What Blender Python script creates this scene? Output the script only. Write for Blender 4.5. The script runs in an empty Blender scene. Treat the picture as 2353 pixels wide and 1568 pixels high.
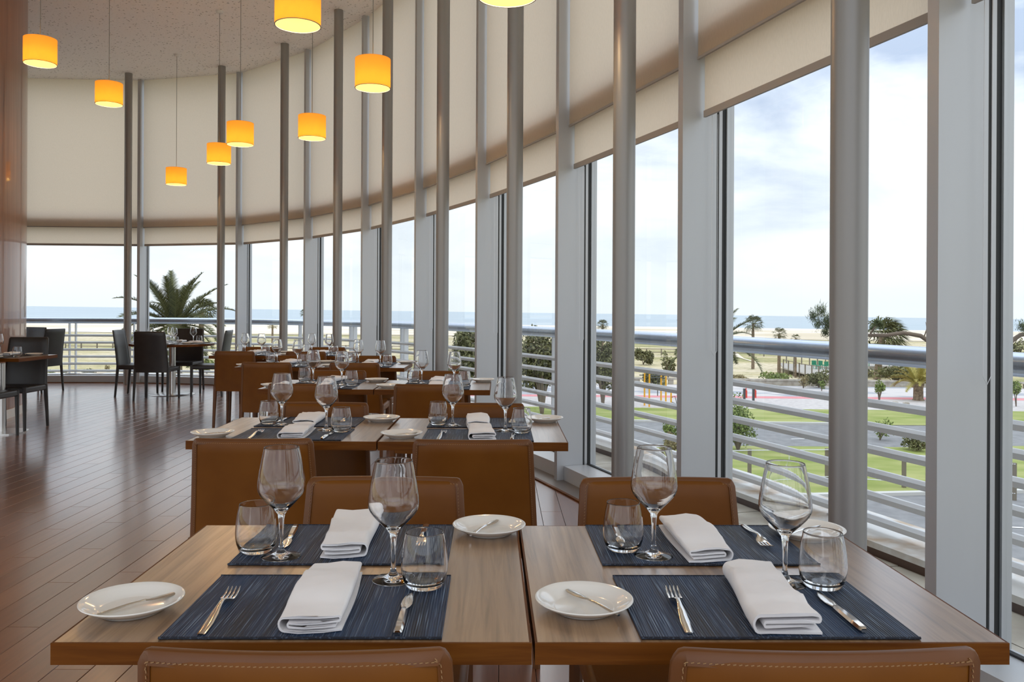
import bpy, math, random
from mathutils import Vector, Matrix
rnd = random.Random(7)
PI = math.pi

# ------------------------------------------------------------------ camera, world, exposure
F, PX, PY, CAMZ, ROLL = 1900.0, 1150.0, 711.0, 1.27, 0.005
sc = bpy.context.scene
cam_d = bpy.data.cameras.new('camera')
cam = bpy.data.objects.new('camera', cam_d)
sc.collection.objects.link(cam)
cam_d.sensor_width = 36.0
cam_d.lens = 36.0 * F / 2353.0
cam_d.shift_x = (1176.5 - PX) / 2353.0
cam_d.shift_y = -(784.0 - PY) / 2353.0
cam_d.clip_end = 6000
cam_d.clip_start = 0.05
cam.matrix_world = Matrix.Translation((0, 0, CAMZ)) @ Matrix.Rotation(PI / 2, 4, 'X') @ Matrix.Rotation(ROLL, 4, 'Z')
sc.camera = cam
vs = sc.view_settings
vs.view_transform = 'Standard'
try: vs.look = 'None'
except Exception: pass
vs.gamma = 1.0
vs.use_curve_mapping = False
vs.exposure = 1.24
cy = sc.cycles
cy.max_bounces = 10; cy.diffuse_bounces = 4; cy.glossy_bounces = 4
cy.transmission_bounces = 10; cy.transparent_max_bounces = 24
cy.sample_clamp_indirect = 6.0

world = bpy.data.worlds.new('overcast_sky'); sc.world = world
world.use_nodes = True
wn, wl = world.node_tree.nodes, world.node_tree.links
wn.clear()
def wnode(t, **kw):
    n = wn.new(t)
    for k, v in kw.items(): setattr(n, k, v)
    return n
tc = wnode('ShaderNodeTexCoord')
sep = wnode('ShaderNodeSeparateXYZ'); wl.new(tc.outputs['Generated'], sep.inputs[0])
addz = wnode('ShaderNodeMath', operation='ADD'); addz.inputs[1].default_value = 0.28
absz = wnode('ShaderNodeMath', operation='ABSOLUTE'); wl.new(sep.outputs['Z'], absz.inputs[0]); wl.new(absz.outputs[0], addz.inputs[0])
dx = wnode('ShaderNodeMath', operation='DIVIDE'); wl.new(sep.outputs['X'], dx.inputs[0]); wl.new(addz.outputs[0], dx.inputs[1])
dy = wnode('ShaderNodeMath', operation='DIVIDE'); wl.new(sep.outputs['Y'], dy.inputs[0]); wl.new(addz.outputs[0], dy.inputs[1])
com = wnode('ShaderNodeCombineXYZ'); wl.new(dx.outputs[0], com.inputs[0]); wl.new(dy.outputs[0], com.inputs[1])
noi = wnode('ShaderNodeTexNoise'); noi.inputs['Scale'].default_value = 1.15; noi.inputs['Detail'].default_value = 7; noi.inputs['Roughness'].default_value = 0.55
noi.inputs['Distortion'].default_value = 0.5
wl.new(com.outputs[0], noi.inputs['Vector'])
rmp = wnode('ShaderNodeValToRGB')
rmp.color_ramp.elements[0].position = 0.38; rmp.color_ramp.elements[0].color = (0.36, 0.43, 0.56, 1)
rmp.color_ramp.elements[1].position = 0.60; rmp.color_ramp.elements[1].color = (0.93, 0.95, 0.96, 1)
wl.new(noi.outputs['Fac'], rmp.inputs[0])
hz = wnode('ShaderNodeMapRange'); hz.inputs['From Min'].default_value = 0.0; hz.inputs['From Max'].default_value = 0.22
wl.new(absz.outputs[0], hz.inputs['Value'])
mixw = wnode('ShaderNodeMix', data_type='RGBA')
mixw.inputs[6].default_value = (0.82, 0.87, 0.90, 1)
wl.new(hz.outputs[0], mixw.inputs[0]); wl.new(rmp.outputs[0], mixw.inputs[7])
zf = wnode('ShaderNodeMath', operation='MULTIPLY_ADD'); zf.inputs[1].default_value = 1.5; zf.inputs[2].default_value = 1.0
zc = wnode('ShaderNodeMath', operation='MAXIMUM'); zc.inputs[1].default_value = 0.0; wl.new(sep.outputs['Z'], zc.inputs[0]); wl.new(zc.outputs[0], zf.inputs[0])
zs_ = wnode('ShaderNodeMath', operation='MULTIPLY'); zs_.inputs[1].default_value = 0.63; wl.new(zf.outputs[0], zs_.inputs[0])
bg = wnode('ShaderNodeBackground'); wl.new(zs_.outputs[0], bg.inputs['Strength'])
wl.new(mixw.outputs[2], bg.inputs['Color'])
wo = wnode('ShaderNodeOutputWorld'); wl.new(bg.outputs[0], wo.inputs[0])

# ------------------------------------------------------------------ helpers
COL = sc.collection
def A(px, py, Y):
    """the point at depth Y seen at picture position px, py"""
    ax, ay = px - PX, py - PY
    return Vector(((ax + ROLL * ay) * Y / F, Y, CAMZ - (ay - ROLL * ax) * Y / F))
HG, TILT = 6.5, 0.0082
def gz(x): return CAMZ - HG - TILT * x
def G(px, py):
    ax = px - PX; ay = py - 0.0132 * ax - PY
    Y = F * HG / ay
    X = (ax + ROLL * (py - PY)) * Y / F
    return Vector((X, Y, gz(X)))

class MB:
    def __init__(s): s.v = []; s.f = []; s.m = []; s.cur = 0
    def add(s, vs, fs, M=None):
        o = len(s.v)
        for p in vs:
            p = Vector(p)
            s.v.append(M @ p if M else p)
        for f in fs: s.f.append(tuple(i + o for i in f)); s.m.append(s.cur)
        return s
    def box(s, x0, x1, y0, y1, z0, z1, M=None):
        return s.add([(x0,y0,z0),(x1,y0,z0),(x1,y1,z0),(x0,y1,z0),(x0,y0,z1),(x1,y0,z1),(x1,y1,z1),(x0,y1,z1)],
                     [(0,3,2,1),(4,5,6,7),(0,1,5,4),(1,2,6,5),(2,3,7,6),(3,0,4,7)], M)
    def rings(s, rs, closed=True, cap0=True, cap1=True, loop=False):
        n = len(rs[0]); vs = [p for r in rs for p in r]; fs = []
        m = len(rs)
        for i in range(m if loop else m - 1):
            a = i * n; b = ((i + 1) % m) * n
            for j in range(n if closed else n - 1):
                k = (j + 1) % n
                fs.append((a + j, a + k, b + k, b + j))
        if not loop:
            if cap0: fs.append(tuple(range(n))[::-1])
            if cap1: fs.append(tuple((m - 1) * n + j for j in range(n)))
        return s.add(vs, fs)
    def tube(s, pts, rad, n=8, caps=True, loop=False):
        pts = [Vector(p) for p in pts]; m = len(pts)
        if not hasattr(rad, '__len__'): rad = [rad] * m
        rs = []; up = None
        for i, p in enumerate(pts):
            if loop: t = pts[(i + 1) % m] - pts[i - 1]
            else: t = pts[min(i + 1, m - 1)] - pts[max(i - 1, 0)]
            t.normalize()
            if up is None:
                up = Vector((0, 0, 1)) if abs(t.z) < 0.9 else Vector((1, 0, 0))
            u = up - t * up.dot(t)
            if u.length < 1e-5: u = Vector((0, 1, 0)) - t * t.y
            u.normalize(); up = u
            w = t.cross(u)
            rs.append([p + (u * math.cos(2 * PI * k / n) + w * math.sin(2 * PI * k / n)) * rad[i] for k in range(n)])
        return s.rings(rs, True, caps, caps, loop)
    def lathe(s, prof, n=32, c=(0, 0, 0)):
        c = Vector(c); o = len(s.v); idx = []
        for r, z in prof:
            if r < 1e-6:
                s.v.append(c + Vector((0, 0, z))); idx.append([len(s.v) - 1] * n)
            else:
                row = []
                for k in range(n):
                    a = 2 * PI * k / n
                    s.v.append(c + Vector((r * math.cos(a), r * math.sin(a), z))); row.append(len(s.v) - 1)
                idx.append(row)
        for i in range(len(idx) - 1):
            a, b = idx[i], idx[i + 1]
            for k in range(n):
                q = [a[k], a[(k + 1) % n], b[(k + 1) % n], b[k]]
                f = []
                for x in q:
                    if x not in f: f.append(x)
                if len(f) > 2: s.f.append(tuple(f)); s.m.append(s.cur)
        return s
    def mesh(s, name, mats, smooth=False, angle=None):
        me = bpy.data.meshes.new(name)
        me.from_pydata([tuple(p) for p in s.v], [], s.f)
        if not isinstance(mats, (list, tuple)): mats = [mats]
        for m in mats: me.materials.append(m)
        if len(mats) > 1: me.polygons.foreach_set('material_index', s.m)
        if smooth:
            me.polygons.foreach_set('use_smooth', [True] * len(me.polygons))
            if angle is not None:
                me.set_sharp_from_angle(angle=math.radians(angle))
        me.update()
        return me
    def build(s, name, mats, parent=None, smooth=False, angle=None):
        return put(name, s.mesh(name, mats, smooth, angle), parent)

def put(name, me, parent=None, loc=None, rotz=None):
    o = bpy.data.objects.new(name, me)
    COL.objects.link(o)
    if parent is not None: o.parent = parent
    if loc is not None: o.location = loc
    if rotz is not None: o.rotation_euler = (0, 0, rotz)
    return o
def tag(o, label=None, cat=None, group=None, kind=None):
    if label: o['label'] = label
    if cat: o['category'] = cat
    if group: o['group'] = group
    if kind: o['kind'] = kind
    return o
def empty(name, loc=(0, 0, 0), rotz=0.0):
    o = bpy.data.objects.new(name, None); COL.objects.link(o)
    o.location = loc; o.rotation_euler = (0, 0, rotz); o.empty_display_size = 0.05
    return o
def copy_tree(o, parent=None):
    c = o.copy(); COL.objects.link(c); c.parent = parent
    for ch in list(o.children): copy_tree(ch, c)
    return c
def bevel(o, w, seg=2, sub=0):
    b = o.modifiers.new('edge', 'BEVEL'); b.width = w; b.segments = seg; b.limit_method = 'ANGLE'; b.angle_limit = math.radians(40)
    return o

# ------------------------------------------------------------------ materials
def mat(name, col, rough=0.5, metal=0.0, spec=0.5, fn=None, coat=0.0, sheen=0.0):
    m = bpy.data.materials.new(name); m.use_nodes = True
    nt = m.node_tree; b = nt.nodes['Principled BSDF']
    b.inputs['Base Color'].default_value = (*col, 1)
    b.inputs['Roughness'].default_value = rough
    b.inputs['Metallic'].default_value = metal
    b.inputs['Specular IOR Level'].default_value = spec
    b.inputs['Coat Weight'].default_value = coat
    b.inputs['Sheen Weight'].default_value = sheen
    if fn: fn(nt, b)
    return m
def N(nt, t, **kw):
    n = nt.nodes.new(t)
    for k, v in kw.items():
        if k in n.inputs: n.inputs[k].default_value = v
        else: setattr(n, k, v)
    return n
def ramp(nt, src, stops):
    r = N(nt, 'ShaderNodeValToRGB'); cr = r.color_ramp
    while len(cr.elements) < len(stops): cr.elements.new(0.5)
    for e, (p, c) in zip(cr.elements, stops): e.position = p; e.color = (*c, 1)
    nt.links.new(src, r.inputs[0]); return r.outputs[0]
def coords(nt, scale=(1, 1, 1), kind='Object', rot=(0, 0, 0)):
    t = N(nt, 'ShaderNodeTexCoord'); mp = N(nt, 'ShaderNodeMapping')
    mp.inputs['Scale'].default_value = scale; mp.inputs['Rotation'].default_value = rot
    nt.links.new(t.outputs[kind], mp.inputs[0]); return mp.outputs[0]
def wcoords(nt, scale=(1, 1, 1)):
    g = N(nt, 'ShaderNodeNewGeometry'); mp = N(nt, 'ShaderNodeMapping'); mp.inputs['Scale'].default_value = scale
    nt.links.new(g.outputs['Position'], mp.inputs[0]); return mp.outputs[0]
def noise(nt, vec, scale, detail=3, rough=0.5, dist=0.0):
    n = N(nt, 'ShaderNodeTexNoise'); n.inputs['Scale'].default_value = scale; n.inputs['Detail'].default_value = detail
    n.inputs['Roughness'].default_value = rough; n.inputs['Distortion'].default_value = dist
    nt.links.new(vec, n.inputs['Vector']); return n.outputs['Fac']
def mixc(nt, fac, a, b, blend='MIX'):
    m = N(nt, 'ShaderNodeMix', data_type='RGBA'); m.blend_type = blend
    for i, x in ((0, fac), (6, a), (7, b)):
        if hasattr(x, 'is_linked'): nt.links.new(x, m.inputs[i])
        elif i: m.inputs[i].default_value = (*x, 1)
        else: m.inputs[i].default_value = x
    return m.outputs[2]
def bump(nt, b, h, strength=0.2, dist=0.002):
    n = N(nt, 'ShaderNodeBump'); n.inputs['Strength'].default_value = strength; n.inputs['Distance'].default_value = dist
    nt.links.new(h, n.inputs['Height']); nt.links.new(n.outputs[0], b.inputs['Normal'])

def noisy(c1, c2, scale=8, detail=4, bmp=0.0, kind='Object', stretch=(1, 1, 1), world=False, lo=0.35, hi=0.65):
    def fn(nt, b):
        v = wcoords(nt, stretch) if world else coords(nt, stretch, kind)
        n = noise(nt, v, scale, detail)
        nt.links.new(ramp(nt, n, [(lo, c1), (hi, c2)]), b.inputs['Base Color'])
        if bmp: bump(nt, b, n, bmp, 0.003)
    return fn

def wood_fn(c1, c2, c3, axis=1, fine=70, stave=0.0, rnd_obj=False):
    """grain along one axis; staves give each lengthwise strip its own tone"""
    def fn(nt, b):
        s = [fine, fine, fine]; s[axis] = fine * 0.045
        v = coords(nt, tuple(s))
        if rnd_obj:
            oi = N(nt, 'ShaderNodeObjectInfo'); ad = N(nt, 'ShaderNodeVectorMath', operation='ADD')
            cm = N(nt, 'ShaderNodeMath', operation='MULTIPLY'); cm.inputs[1].default_value = 90.0
            nt.links.new(oi.outputs['Random'], cm.inputs[0])
            nt.links.new(v, ad.inputs[0]); nt.links.new(cm.outputs[0], ad.inputs[1]); v = ad.outputs[0]
        n1 = noise(nt, v, 1.0, 5, 0.6, 0.6)
        n2 = noise(nt, v, 0.13, 3, 0.5, 1.5)
        c = ramp(nt, n1, [(0.3, c1), (0.52, c2), (0.75, c3)])
        c = mixc(nt, ramp(nt, n2, [(0.35, (0, 0, 0)), (0.7, (0.55, 0.55, 0.55))]), c, c1)
        if stave:
            t = N(nt, 'ShaderNodeTexCoord'); sx = N(nt, 'ShaderNodeSeparateXYZ'); nt.links.new(t.outputs['Object'], sx.inputs[0])
            d = N(nt, 'ShaderNodeMath', operation='DIVIDE'); d.inputs[1].default_value = stave
            nt.links.new(sx.outputs[0], d.inputs[0])
            fl = N(nt, 'ShaderNodeMath', operation='FLOOR'); nt.links.new(d.outputs[0], fl.inputs[0])
            w = N(nt, 'ShaderNodeTexWhiteNoise', noise_dimensions='1D'); nt.links.new(fl.outputs[0], w.inputs['W'])
            c = mixc(nt, ramp(nt, w.outputs['Value'], [(0, (0, 0, 0)), (1, (0.45, 0.45, 0.45))]), c, c1)
        nt.links.new(c, b.inputs['Base Color'])
        bump(nt, b, n1, 0.05, 0.001)
    return fn

M = {}
M['steel_grey'] = mat('grey_painted_steel', (0.30, 0.29, 0.282), 0.42, 0.35)
M['alu'] = mat('light_grey_aluminium', (0.50, 0.51, 0.53), 0.45, 0.3, fn=noisy((0.49, 0.50, 0.52), (0.53, 0.54, 0.56), 3, stretch=(1, 1, 0.1)))
M['gasket'] = mat('black_rubber', (0.02, 0.02, 0.02), 0.6)
M['sill'] = mat('sill_aluminium', (0.58, 0.59, 0.60), 0.35, 0.3)
M['threshold'] = mat('threshold_metal', (0.22, 0.19, 0.17), 0.4, 0.5)
M['steel'] = mat('brushed_steel', (0.72, 0.70, 0.67), 0.28, 1.0)
M['cutlery'] = mat('polished_cutlery', (0.80, 0.77, 0.73), 0.12, 1.0)
M['white'] = mat('white_paint', (0.78, 0.78, 0.77), 0.5)
M['rail'] = mat('rail_white_paint', (0.70, 0.71, 0.73), 0.4, 0.1)
M['tube'] = mat('handrail_satin_metal', (0.50, 0.57, 0.68), 0.24, 0.85)
M['porcelain'] = mat('porcelain', (0.80, 0.77, 0.72), 0.12, 0, 0.5, coat=0.4)
M['cloth'] = mat('white_linen', (0.86, 0.83, 0.83), 0.9, 0, 0.2, fn=noisy((0.84, 0.81, 0.81), (0.88, 0.86, 0.86), 9, 3, 0.05))

def leather_fn(c1, c2):
    def fn(nt, b):
        v = coords(nt, (1, 1, 1)); n = noise(nt, v, 6, 4); g = noise(nt, v, 320, 2)
        nt.links.new(ramp(nt, n, [(0.3, c1), (0.7, c2)]), b.inputs['Base Color'])
        bump(nt, b, g, 0.08, 0.0006)
    return fn
M['tan'] = mat('cognac_leather', (0.30, 0.13, 0.045), 0.42, 0, 0.2, fn=leather_fn((0.140, 0.044, 0.0035), (0.175, 0.059, 0.006)))
M['tan_edge'] = mat('cognac_leather_edge', (0.2, 0.09, 0.03), 0.42, 0, 0.35, fn=leather_fn((0.115, 0.038, 0.007), (0.14, 0.047, 0.009)))
M['stitch'] = mat('tan_thread', (0.30, 0.165, 0.07), 0.8)
M['black'] = mat('black_leather', (0.03, 0.027, 0.025), 0.36, 0, 0.5, fn=leather_fn((0.024, 0.021, 0.020), (0.036, 0.032, 0.030)))

def glass_fn_material(name, rough=0.0, col=(1, 1, 1), ior=1.45):
    m = bpy.data.materials.new(name); m.use_nodes = True; nt = m.node_tree; nt.nodes.clear()
    g = N(nt, 'ShaderNodeBsdfGlass'); g.inputs['Color'].default_value = (*col, 1); g.inputs['IOR'].default_value = ior; g.inputs['Roughness'].default_value = rough
    o = N(nt, 'ShaderNodeOutputMaterial'); nt.links.new(g.outputs[0], o.inputs[0]); return m
M['glass'] = glass_fn_material('drinking_glass', 0.0, (1, 1, 1), 1.45)
def pane_material():
    m = bpy.data.materials.new('window_glass'); m.use_nodes = True; nt = m.node_tree; nt.nodes.clear()
    t = N(nt, 'ShaderNodeBsdfTransparent'); t.inputs[0].default_value = (0.80, 0.825, 0.825, 1)
    g = N(nt, 'ShaderNodeBsdfGlossy'); g.inputs['Roughness'].default_value = 0.0
    lw = N(nt, 'ShaderNodeLayerWeight'); lw.inputs['Blend'].default_value = 0.5
    pw = N(nt, 'ShaderNodeMath', operation='POWER'); pw.inputs[1].default_value = 5.0; nt.links.new(lw.outputs['Facing'], pw.inputs[0])
    fr = N(nt, 'ShaderNodeMath', operation='MULTIPLY_ADD'); fr.inputs[1].default_value = 0.9; fr.inputs[2].default_value = 0.05; nt.links.new(pw.outputs[0], fr.inputs[0])
    mx = N(nt, 'ShaderNodeMixShader'); o = N(nt, 'ShaderNodeOutputMaterial')
    nt.links.new(fr.outputs[0], mx.inputs[0]); nt.links.new(t.outputs[0], mx.inputs[1]); nt.links.new(g.outputs[0], mx.inputs[2])
    nt.links.new(mx.outputs[0], o.inputs[0]); return m
M['pane'] = pane_material()
def fabric_material():
    m = bpy.data.materials.new('roller_blind_fabric'); m.use_nodes = True; nt = m.node_tree; nt.nodes.clear()
    v = coords(nt, (260, 260, 40), 'Object'); n = noise(nt, v, 1.0, 2)
    c = ramp(nt, n, [(0.3, (0.76, 0.635, 0.505)), (0.7, (0.81, 0.68, 0.545))])
    d = N(nt, 'ShaderNodeBsdfDiffuse'); t = N(nt, 'ShaderNodeBsdfTranslucent')
    nt.links.new(c, d.inputs[0]); nt.links.new(c, t.inputs[0])
    mx = N(nt, 'ShaderNodeMixShader'); mx.inputs[0].default_value = 0.74
    nt.links.new(d.outputs[0], mx.inputs[1]); nt.links.new(t.outputs[0], mx.inputs[2])
    o = N(nt, 'ShaderNodeOutputMaterial'); nt.links.new(mx.outputs[0], o.inputs[0]); return m
M['fabric'] = fabric_material()
M['hem'] = mat('blind_hem_bar', (0.36, 0.32, 0.29), 0.6)

def shade_material(name, col, emit, strength):
    m = bpy.data.materials.new(name); m.use_nodes = True; nt = m.node_tree; nt.nodes.clear()
    d = N(nt, 'ShaderNodeBsdfDiffuse'); d.inputs[0].default_value = (*col, 1)
    t = N(nt, 'ShaderNodeBsdfTranslucent'); t.inputs[0].default_value = (*col, 1)
    mx = N(nt, 'ShaderNodeMixShader'); mx.inputs[0].default_value = 0.5
    e = N(nt, 'ShaderNodeEmission'); e.inputs[0].default_value = (*emit, 1); e.inputs[1].default_value = strength
    ad = N(nt, 'ShaderNodeAddShader'); o = N(nt, 'ShaderNodeOutputMaterial')
    nt.links.new(d.outputs[0], mx.inputs[1]); nt.links.new(t.outputs[0], mx.inputs[2])
    nt.links.new(mx.outputs[0], ad.inputs[0]); nt.links.new(e.outputs[0], ad.inputs[1]); nt.links.new(ad.outputs[0], o.inputs[0]); return m
M['shade'] = shade_material('amber_lampshade', (0.58, 0.32, 0.08), (0.95, 0.40, 0.05), 0.12)
M['lining'] = shade_material('lit_shade_lining', (0.7, 0.5, 0.15), (1.0, 0.56, 0.06), 0.36)
M['bulb'] = shade_material('lit_bulb', (0.8, 0.7, 0.4), (1.0, 0.75, 0.3), 1.0)
M['cord'] = mat('grey_cord', (0.25, 0.24, 0.22), 0.6)

def mat_fn(nt, b):
    n1 = noise(nt, coords(nt, (260, 3, 1)), 1.0, 2, 0.5); n2 = noise(nt, coords(nt, (620, 7, 1)), 1.0, 1, 0.5); n3 = noise(nt, coords(nt, (14, 0.6, 1)), 1.0, 2)
    c = ramp(nt, n3, [(0.36, (0.012, 0.014, 0.020)), (0.5, (0.010, 0.022, 0.052)), (0.64, (0.012, 0.036, 0.088))])
    c = mixc(nt, ramp(nt, n1, [(0.45, (0, 0, 0)), (0.7, (0.7, 0.7, 0.7))]), c, (0.035, 0.065, 0.13))
    c = mixc(nt, ramp(nt, n2, [(0.60, (0, 0, 0)), (0.68, (0.85, 0.85, 0.85))]), c, (0.20, 0.27, 0.37))
    nt.links.new(c, b.inputs['Base Color'])
    w = N(nt, 'ShaderNodeTexWave'); w.inputs['Scale'].default_value = 1.0
    nt.links.new(coords(nt, (72, 0, 0)), w.inputs['Vector'])
    bump(nt, b, w.outputs['Fac'], 0.6, 0.0014)
M['mat'] = mat('navy_ribbed_cotton', (0.03, 0.05, 0.09), 0.55, 0, 0.4, fn=mat_fn)
M['mat_hem'] = mat('navy_hem', (0.012, 0.016, 0.03), 0.8, fn=noisy((0.008, 0.010, 0.02), (0.06, 0.08, 0.12), 260, 1, lo=0.55, hi=0.7))
M['darkmat'] = mat('charcoal_placemat', (0.03, 0.032, 0.036), 0.7)
M['top'] = mat('walnut_tabletop', (0.4, 0.25, 0.14), 0.30, 0, 0.45, fn=wood_fn((0.15, 0.076, 0.032), (0.37, 0.22, 0.11), (0.50, 0.325, 0.185), 1, 60, 0.093), coat=0.9)
M['top'].node_tree.nodes['Principled BSDF'].inputs['Coat Roughness'].default_value = 0.25; M['top'].node_tree.nodes['Principled BSDF'].inputs['Coat IOR'].default_value = 2.0
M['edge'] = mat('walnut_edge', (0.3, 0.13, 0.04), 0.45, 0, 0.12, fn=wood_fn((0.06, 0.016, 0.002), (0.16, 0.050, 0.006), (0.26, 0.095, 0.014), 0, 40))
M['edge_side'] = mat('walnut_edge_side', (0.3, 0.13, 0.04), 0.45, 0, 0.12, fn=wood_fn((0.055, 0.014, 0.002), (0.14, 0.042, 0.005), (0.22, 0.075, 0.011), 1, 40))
def plank_fn(island):
    def fn(nt, b):
        if island:
            g = N(nt, 'ShaderNodeNewGeometry'); rv = g.outputs['Random Per Island']
        else:
            g = N(nt, 'ShaderNodeObjectInfo'); rv = g.outputs['Random']
        v = wcoords(nt, (38, 1.7, 38))
        cm = N(nt, 'ShaderNodeMath', operation='MULTIPLY'); cm.inputs[1].default_value = 60.0; nt.links.new(rv, cm.inputs[0])
        ad = N(nt, 'ShaderNodeVectorMath', operation='ADD'); nt.links.new(v, ad.inputs[0]); nt.links.new(cm.outputs[0], ad.inputs[1])
        n1 = noise(nt, ad.outputs[0], 1.0, 5, 0.6, 0.5)
        base = ramp(nt, rv, [(0.0, (0.155, 0.052, 0.022)), (0.5, (0.205, 0.075, 0.034)), (1.0, (0.265, 0.105, 0.05))])
        c = mixc(nt, ramp(nt, n1, [(0.35, (0.5, 0.5, 0.5)), (0.7, (0, 0, 0))]), base, (0.115, 0.036, 0.014))
        nt.links.new(c, b.inputs['Base Color'])
        bump(nt, b, n1, 0.04, 0.001)
    return fn
M['plank'] = mat('jatoba_plank', (0.2, 0.08, 0.04), 0.30, 0, 0.8, fn=plank_fn(False), coat=0.8)
M['plank_far'] = mat('jatoba_plank_field', (0.2, 0.08, 0.04), 0.30, 0, 0.8, fn=plank_fn(True), coat=0.8)
for k_ in ('plank', 'plank_far'):
    b_ = M[k_].node_tree.nodes['Principled BSDF']; b_.inputs['Coat Roughness'].default_value = 0.16; b_.inputs['Coat IOR'].default_value = 2.0
M['gap'] = mat('floor_joint', (0.03, 0.015, 0.01), 0.7)
M['wallwood'] = mat('veneered_wall', (0.3, 0.13, 0.06), 0.3, 0, 0.5, fn=wood_fn((0.20, 0.078, 0.034), (0.30, 0.13, 0.062), (0.38, 0.18, 0.095), 2, 14), coat=0.4)
def ceil_fn(nt, b):
    v = wcoords(nt, (1, 1, 1))
    v = wcoords(nt, (1, 1.7, 1))
    vo = N(nt, 'ShaderNodeTexVoronoi'); vo.inputs['Scale'].default_value = 15.0; vo.inputs['Randomness'].default_value = 0.9
    nt.links.new(v, vo.inputs['Vector'])
    c = ramp(nt, vo.outputs['Distance'], [(0.16, (0.26, 0.25, 0.24)), (0.22, (0.93, 0.92, 0.91))])
    vo2 = N(nt, 'ShaderNodeTexVoronoi'); vo2.inputs['Scale'].default_value = 25.0
    nt.links.new(v, vo2.inputs['Vector'])
    c2 = ramp(nt, vo2.outputs['Distance'], [(0.12, (0.62, 0.62, 0.62)), (0.18, (1, 1, 1))])
    nt.links.new(mixc(nt, 1.0, c, c2, 'MULTIPLY'), b.inputs['Base Color'])
M['ceiling'] = mat('perforated_plasterboard', (0.7, 0.68, 0.66), 0.9, fn=ceil_fn)
M['stone'] = mat('limestone_tile', (0.5, 0.45, 0.38), 0.7, fn=noisy((0.36, 0.32, 0.26), (0.60, 0.56, 0.48), 3.2, 6, 0.15, world=True))
M['curb'] = mat('stained_white_curb', (0.7, 0.68, 0.64), 0.75, fn=noisy((0.52, 0.40, 0.29), (0.74, 0.73, 0.71), 3.5, 5, 0.1, world=True, lo=0.36, hi=0.52))
M['curb_side'] = mat('shaded_brown_curb_base', (0.20, 0.13, 0.10), 0.8)  # dark brown puts the shade under the curb's overhanging lip into the colour
M['slab'] = mat('rendered_slab', (0.6, 0.59, 0.57), 0.8)

# ------------------------------------------------------------------ the curved glazed front: its column points
CP = [(1.145, 2.72), (0.651, 4.378), (0.100, 6.018), (-0.538, 7.626), (-1.268, 9.194), (-2.113, 10.704), (-3.168, 12.075), (-4.471, 13.212), (-6.152, 13.640)]
CP = [Vector((a, b)) for a, b in CP]
S = 1.73
def step(p, deg):
    r = math.radians(deg); return Vector((p.x + S * math.sin(r), p.y - S * math.cos(r)))
pre = []; p = CP[0]
for d in (15.2, 14.6, 14.2, 14.0):
    p = step(p, d); pre.insert(0, p)
post = []; p = CP[-1]
for d in (93, 106, 120):
    r = math.radians(d); k_ = 2.0 if d == 93 else S; p = Vector((p.x - k_ * math.sin(r), p.y + k_ * math.cos(r))); post.append(p)
CP = pre + CP + post                       # index 4 is the column nearest the camera in view
NC = len(CP)
TAN = []
for i in range(NC):
    a = CP[max(i - 1, 0)]; b = CP[min(i + 1, NC - 1)]
    TAN.append((b - a).normalized())
OUT = [Vector((t.y, -t.x)) for t in TAN]
def CO(i, o, t=0.0): return CP[i] + OUT[i] * o + TAN[i] * t
def curve(o, sub=6, i0=0, i1=None):
    """smooth offset curve through all the column points"""
    i1 = NC - 1 if i1 is None else i1
    P = [CO(i, o) for i in range(NC)]; out = []
    for i in range(i0, i1):
        p0, p1, p2, p3 = P[max(i - 1, 0)], P[i], P[i + 1], P[min(i + 2, NC - 1)]
        for k in range(sub):
            t = k / sub
            out.append(0.5 * ((2 * p1) + (p2 - p0) * t + (2 * p0 - 5 * p1 + 4 * p2 - p3) * t * t + (3 * p1 - p0 - 3 * p2 + p3) * t ** 3))
    out.append(P[i1].copy()); return out
def strip(mb, o0, o1, z0, z1, sub=6):
    a = curve(o0, sub); b = curve(o1, sub)
    mb.rings([[(p.x, p.y, z0), (q.x, q.y, z0), (q.x, q.y, z1), (p.x, p.y, z1)] for p, q in zip(a, b)])
CEIL = CAMZ + 3.86
ords = ['nearest', 'second', 'third', 'fourth', 'fifth', 'sixth', 'seventh', 'eighth', 'ninth', 'tenth', 'eleventh', 'twelfth', 'thirteenth']
vis0 = 4
def vis_name(i):
    k = i - vis0
    if k < 0: return 'beside and behind the viewpoint, number %s' % ['one', 'two', 'three', 'four'][-k - 1]
    return 'nearest to the front table' if k == 0 else ords[k] + ' from the front table'

# ceiling and floor slabs, following the curve
def fan(o, zs, x_left=-12.0, y_back=-2.4):
    c = curve(o, 4)
    c = [q for q in c if q.y > y_back and q.x > x_left]
    poly = [(c[0].x, y_back)] + [(q.x, q.y) for q in c] + [(x_left, c[-1].y), (x_left, y_back)]
    return poly
def prism(poly, z0, z1):
    mb = MB(); n = len(poly)
    mb.add([(x, y, z0) for x, y in poly] + [(x, y, z1) for x, y in poly],
           [tuple(range(n))[::-1], tuple(range(n, 2 * n))] + [(i, (i + 1) % n, n + (i + 1) % n, n + i) for i in range(n)])
    return mb
tag(prism(fan(0.75, 0), CEIL, CEIL + 0.4).build('ceiling', M['ceiling']), 'pale grey perforated acoustic ceiling above the dining room', None, None, 'structure')
floor = prism(fan(0.33, 0), -0.30, -0.012).build('floor', M['gap'])
tag(floor, 'glossy red brown wooden plank floor of the dining room', None, None, 'structure')
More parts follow.
